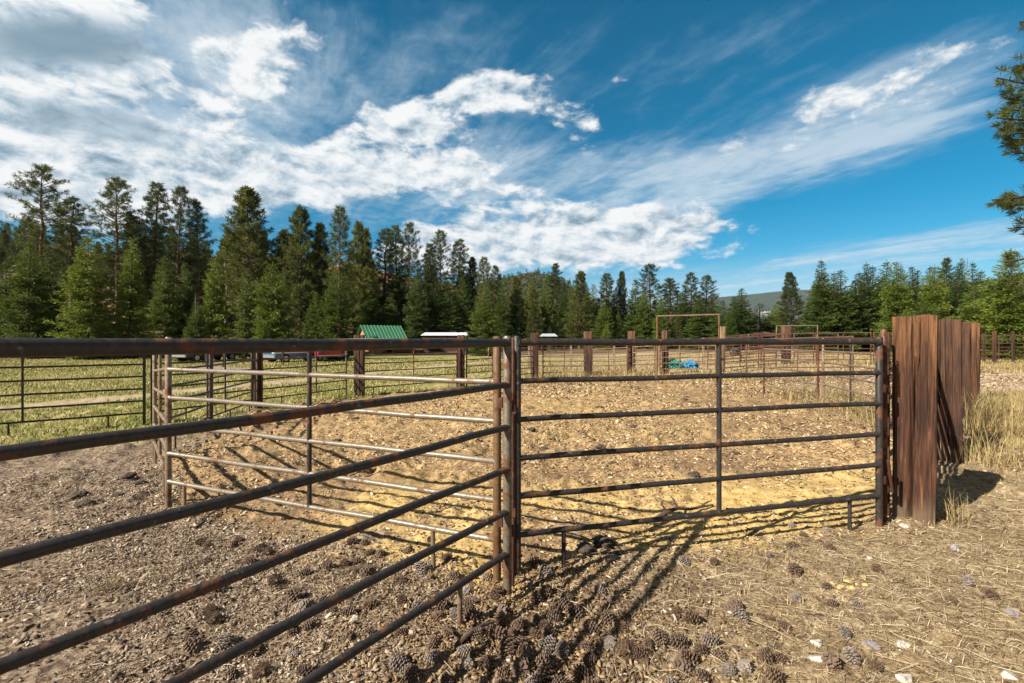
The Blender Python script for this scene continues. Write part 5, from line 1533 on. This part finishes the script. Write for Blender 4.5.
def cone_mesh(seed, L=0.095, Rm=0.042, n=64, flare=1.0, mat='cone_brown'):
    rg = random.Random(seed); mb = MB()
    mb.tube([(-L * 0.48, 0, 0), (-L * 0.3, 0, 0), (0, 0, 0), (L * 0.3, 0, 0), (L * 0.47, 0, 0)], [0.005, Rm * 0.30, Rm * 0.34, Rm * 0.26, 0.003], 8)
    for i in range(n):
        t = (i + 0.5) / n; a = i * 2.39996 + rg.uniform(-.12, .12)
        xx = -L * 0.44 + L * 0.86 * t
        env = math.sin(math.pi * (0.14 + 0.80 * t) ** 0.8) ** 0.65
        r1 = Rm * 0.22 * env; r2 = Rm * env * rg.uniform(0.88, 1.10) + 0.003
        fw = (0.004 + 0.016 * t) * flare
        w = 0.0098 * (0.55 + 0.6 * env)
        er = Vector((0, math.cos(a), math.sin(a))); et = Vector((0, -math.sin(a), math.cos(a))); ex = Vector((1, 0, 0))
        b0 = ex * (xx - 0.004) + er * r1; tip = ex * (xx + fw) + er * r2
        m0 = ex * (xx + fw * 0.8) + er * (r1 + (r2 - r1) * 0.80)
        th = ex * 0.0042
        kl = m0 + et * w; kr = m0 - et * w
        vs = [b0, kl, tip + et * w * 0.4, tip - et * w * 0.4, kr, kl - th, tip + et * w * .3 - th * 1.5 + er * 0.002, tip - et * w * .3 - th * 1.5 + er * 0.002, kr - th]
        mb.add(vs, [(0, 1, 2, 3, 4), (1, 5, 6, 2), (2, 6, 7, 3), (3, 7, 8, 4), (0, 5, 1), (0, 4, 8), (0, 8, 7, 6, 5)])
    me = bpy.data.meshes.new('pine_cone'); me.from_pydata(mb.v, [], mb.f); me.update(); me.materials.append(M[mat])
    return me


CONES = [cone_mesh(1, 0.100, 0.041, 66, 1.0, 'cone_brown'), cone_mesh(2, 0.088, 0.043, 56, 1.2, 'cone_red'), cone_mesh(3, 0.108, 0.039, 70, 0.9, 'cone_grey'), cone_mesh(4, 0.080, 0.045, 52, 1.3, 'cone_brown')]
cone_pos = []
rc = random.Random(12)


def put_cone(px, py, kind=None, scale=None):
    x, y = on_ground(px, py)
    for a, b in cone_pos:
        if (a - x) ** 2 + (b - y) ** 2 < 0.075 ** 2: return
    cone_pos.append((x, y))
    k = rc.choice([0, 0, 1, 2, 3]) if kind is None else kind
    colour = ('brown', 'reddish brown', 'grey', 'dark brown')[k]
    if px > 720: where, grp = 'lying on the straw between near panel and right edge', 'cones on the straw at the right'
    elif py < 545: where, grp = 'lying on yellow sand beneath the pale panel', 'cones beneath the pale panel'
    elif px < 300: where, grp = 'lying on wood chips beneath the nearest dark panel', 'cones on the chips at the left'
    elif px < 505: where, grp = 'in the scatter left of the central gate posts', 'cones left of the gate posts'
    else: where, grp = 'in the heap right of the central gate posts', 'cones right of the gate posts'
    o = link('pine_cone', CONES[k], None, None, label=f'{colour} open pine cone {where}', category='pine cone', group=f'{colour} {grp}')
    s = scale or rc.uniform(0.60, 1.05)
    o.scale = (s, s, s); o.location = (x, y, ground(x, y) + rc.uniform(0.010, 0.028) * s)
    o.rotation_euler = (rc.uniform(0, 6.28), rc.uniform(-0.35, 0.35) if rc.random() < .8 else rc.uniform(-1.2, 1.2), rc.uniform(0, 6.28))


KN = [(685, 565, 2), (714, 565, 0), (768, 557, 2), (792, 528, 2), (803, 537, 0), (826, 532, 2), (793, 547, 0), (828, 549, 1), (820, 549, 1), (795, 575, 0), (827, 590, 0), (832, 607, 0), (797, 600, 2), (857, 608, 2), (783, 627, 0),
      (876, 572, 1), (879, 570, 1), (951, 604, 1), (944, 606, 1), (986, 593, 1), (992, 599, 3), (968, 585, 2), (845, 637, 2), (852, 660, 2), (874, 668, 1), (886, 678, 0), (765, 661, 1), (775, 680, 1), (741, 620, 2), (735, 612, 0), (728, 676, 2), (719, 660, 0),
      (677, 617, 1), (692, 625, 1), (704, 627, 1), (600, 598, 2), (575, 620, 0), (568, 606, 0), (660, 645, 0), (655, 640, 0), (623, 635, 1), (625, 660, 1), (640, 662, 0), (585, 655, 0), (590, 670, 0), (610, 655, 2), (745, 670, 2), (780, 660, 1),
      (545, 600, 1), (536, 607, 0), (535, 628, 3), (545, 635, 3), (553, 625, 0), (565, 600, 0), (520, 636, 0), (520, 655, 3), (508, 660, 0), (470, 612, 0), (450, 601, 0), (440, 615, 0), (455, 625, 2), (438, 627, 1), (497, 600, 0), (430, 540, 0), (408, 550, 0), (352, 543, 0), (365, 543, 3), (370, 553, 0), (328, 568, 0), (345, 565, 0), (357, 562, 3), (380, 555, 3), (428, 567, 2), (420, 567, 1), (447, 560, 0), (262, 550, 3), (250, 563, 0), (268, 554, 3), (238, 540, 0), (205, 562, 0), (308, 632, 0), (312, 636, 3), (232, 676, 3), (240, 670, 0), (225, 673, 0), (207, 547, 3), (200, 545, 3), (233, 545, 0), (295, 600, 3), (305, 575, 0), (275, 585, 0)]
for px, py, kd in KN: put_cone(px, py, kd)
for i in range(150):
    u = rc.random()
    if u < 0.50: px, py = rc.gauss(530, 45), 683 - 90 * rc.random() ** 1.2 + 12
    elif u < 0.80: px, py = rc.gauss(430, 60), rc.uniform(560, 690)
    elif u < 0.88: px, py = rc.gauss(670, 70), rc.uniform(645, 692)
    else: px, py = rc.uniform(190, 360), rc.uniform(535, 680)
    if py < 545 + abs(px - 520) * 0.12: continue
    if len(cone_pos) > 255: break
    put_cone(px, py)

# ------------------------------------------------------------------ stones, clods, sticks, dung
M['stone_white'] = plain('white quartz', (0.48, 0.43, 0.37), 0.85, 0.35, 26, bmp=0.4)
M['stone_grey'] = plain('grey stone', (0.30, 0.26, 0.26), 0.8, 0.25, 18, bmp=0.4)
M['clod'] = plain('yellow clay', (0.56, 0.40, 0.15), 0.9, 0.2, 20, bmp=0.5)
M['dung'] = plain('dry dung', (0.070, 0.048, 0.034), 0.95, 0.4, 25, bmp=0.8)
for lab, px, py, sz, m in (
        ('white angular stone against the foot of the big timber, the larger one', 902, 518, 0.085, 'stone_white'),
        ('white stone just in front of the larger one at the big timber', 905, 528, 0.055, 'stone_white'),
        ('flat pale stone left of the stones at the big timber', 886, 524, 0.05, 'stone_white'),
        ('small pale stone below the rust-red post', 873, 522, 0.035, 'stone_white'),
        ('grey-purple angular stone on the straw near the bottom right', 871, 648, 0.062, 'stone_grey'),
        ('white pointed stone right of the grey-purple stone', 903, 646, 0.055, 'stone_white'),
        ('white stone at the bottom edge, below the grey-purple one', 907, 678, 0.065, 'stone_white'),
        ('flat white stone left of the grey-purple stone', 817, 645, 0.05, 'stone_white'),
        ('broad flat whitish stone at the lower right of the cones', 822, 660, 0.085, 'stone_white'),
        ('pale flat stone near the right bottom corner', 1010, 674, 0.06, 'stone_white'),
        ('pale half-buried stone by the right edge', 1012, 615, 0.06, 'stone_grey'),
        ('pale half-buried stone on the straw in front of the timbers', 955, 552, 0.06, 'stone_grey'),
        ('small pale stone on the straw left of the half-buried one', 870, 560, 0.032, 'stone_white'),
        ('small white stone in the shadow under the near panel', 562, 552, 0.05, 'stone_white'),
        ('small pale stone among cones at the bottom centre', 508, 668, 0.03, 'stone_white'),
        ('tan flat stone under the nearest dark panel', 353, 625, 0.045, 'stone_white')):
    x, y = on_ground(px, py)
    rock('stone', lab, 'stone', (x, y, ground(x, y) + sz * 0.04), (sz * 0.9, sz * 0.75, sz * 0.55), m, int(px * 3 + py), 'stones')
for i in range(13):
    px = 852 + 8 * rc.gauss(0, 1.7); py = 588 + rc.gauss(0, 3.5); x, y = on_ground(px, py); sz = rc.uniform(0.014, 0.034)
    rock('clay_clod', 'yellow clay clod in the crumbly patch on the straw', 'clod', (x, y, ground(x, y) + sz * 0.2), (sz, sz * 0.8, sz * 0.6), 'clod', 100 + i, 'yellow clay clods')
for lab, px, py, sz in (('dark dung pile on the pale soil at the left, upper one', 79, 497, 0.10), ('dark dung pile on the pale soil at the left, lower one', 85, 507, 0.08),
                        ('small dung pile left of the corner posts', 129, 482, 0.08), ('small dark dung lump beside the corner posts', 140, 485, 0.06), ('dung lump beneath the first dark rail', 118, 495, 0.06),
                        ('dark clump of litter in the shade under the near panel', 604, 546, 0.10), ('dark clod in the shade by the centre posts', 585, 552, 0.08)):
    x, y = on_ground(px, py)
    for q in range(1):
        lump('dung_pile', lab, 'dung', (x, y, ground(x, y) + sz * 0.2), (sz, sz * 0.8, sz * 0.42), 'dung', int(px), 4, 0.34, 'dung piles', freq=4)


for i in range(26):
    px = rc.uniform(330, 860); py = rc.uniform(385, 480); x, y = on_ground(px, py)
    if pen_d(x, y) < 0.4: continue
    sz = rc.uniform(0.05, 0.12)
    lump('dung_pile', 'dark dried dung lump trodden into the pen floor', 'dung', (x, y, ground(x, y) + sz * 0.1), (sz, sz * 0.8, sz * 0.4), 'dung', 300 + i, 3, 0.6, 'dung lumps on the pen floor', freq=5)


def stick(label, p, q, r, mat='snag', twigs=2, name='fallen_stick'):
    (x0, y0), (x1, y1) = on_ground(*p), on_ground(*q)
    rg2 = random.Random(int(p[0] * 7 + p[1])); n = 6; pts = []
    for i in range(n):
        t = i / (n - 1); x = x0 + (x1 - x0) * t + rg2.uniform(-.012, .012); y = y0 + (y1 - y0) * t + rg2.uniform(-.012, .012)
        pts.append(Vector((x, y, ground(x, y) + r * 0.9 + 0.03 * math.sin(t * 3.1))))
    mb = MB(); mb.tube(pts, [r * (1 - 0.6 * i / (n - 1)) for i in range(n)], 7)
    for k in range(twigs):
        b = pts[1 + k]; d2 = Vector((rg2.uniform(-1, 1), rg2.uniform(-1, 1), 0.25)).normalized() * rg2.uniform(0.08, 0.2)
        mb.tube([b, b + d2 * 0.5 + Vector((0, 0, .01)), b + d2], [r * .5, r * .4, r * .15], 5)
    o = mb.build(name, M[mat], None, True); o['label'] = label; o['category'] = 'stick'


stick('dark broken branch on the sand behind the near panel', (652, 521), (712, 508), 0.022, 'bark', 4, 'fallen_branch')
stick('grey stick leaning across the litter by the centre posts', (523, 600), (545, 573), 0.008)
stick('pale stick in the shade under the near panel', (562, 534), (596, 545), 0.009)
stick('dark stick lying beneath the pale panel', (196, 530), (228, 508), 0.012, 'bark', 2)
stick('thin stick under the nearest dark panel, among the cones', (358, 606), (366, 588), 0.007, 'snag', 0)
stick('dark rotten stick among the cones at the bottom', (455, 655), (498, 634), 0.016, 'bark', 1)
stick('thin pale stick on the chips at the left', (92, 560), (116, 548), 0.006, 'snag', 1)
stick('dark stick in the cone heap right of the posts', (553, 625), (568, 596), 0.010, 'bark', 1)
stick('dry brown stick on the grass right of the timbers', (990, 452), (1010, 450), 0.03, 'bark', 2)
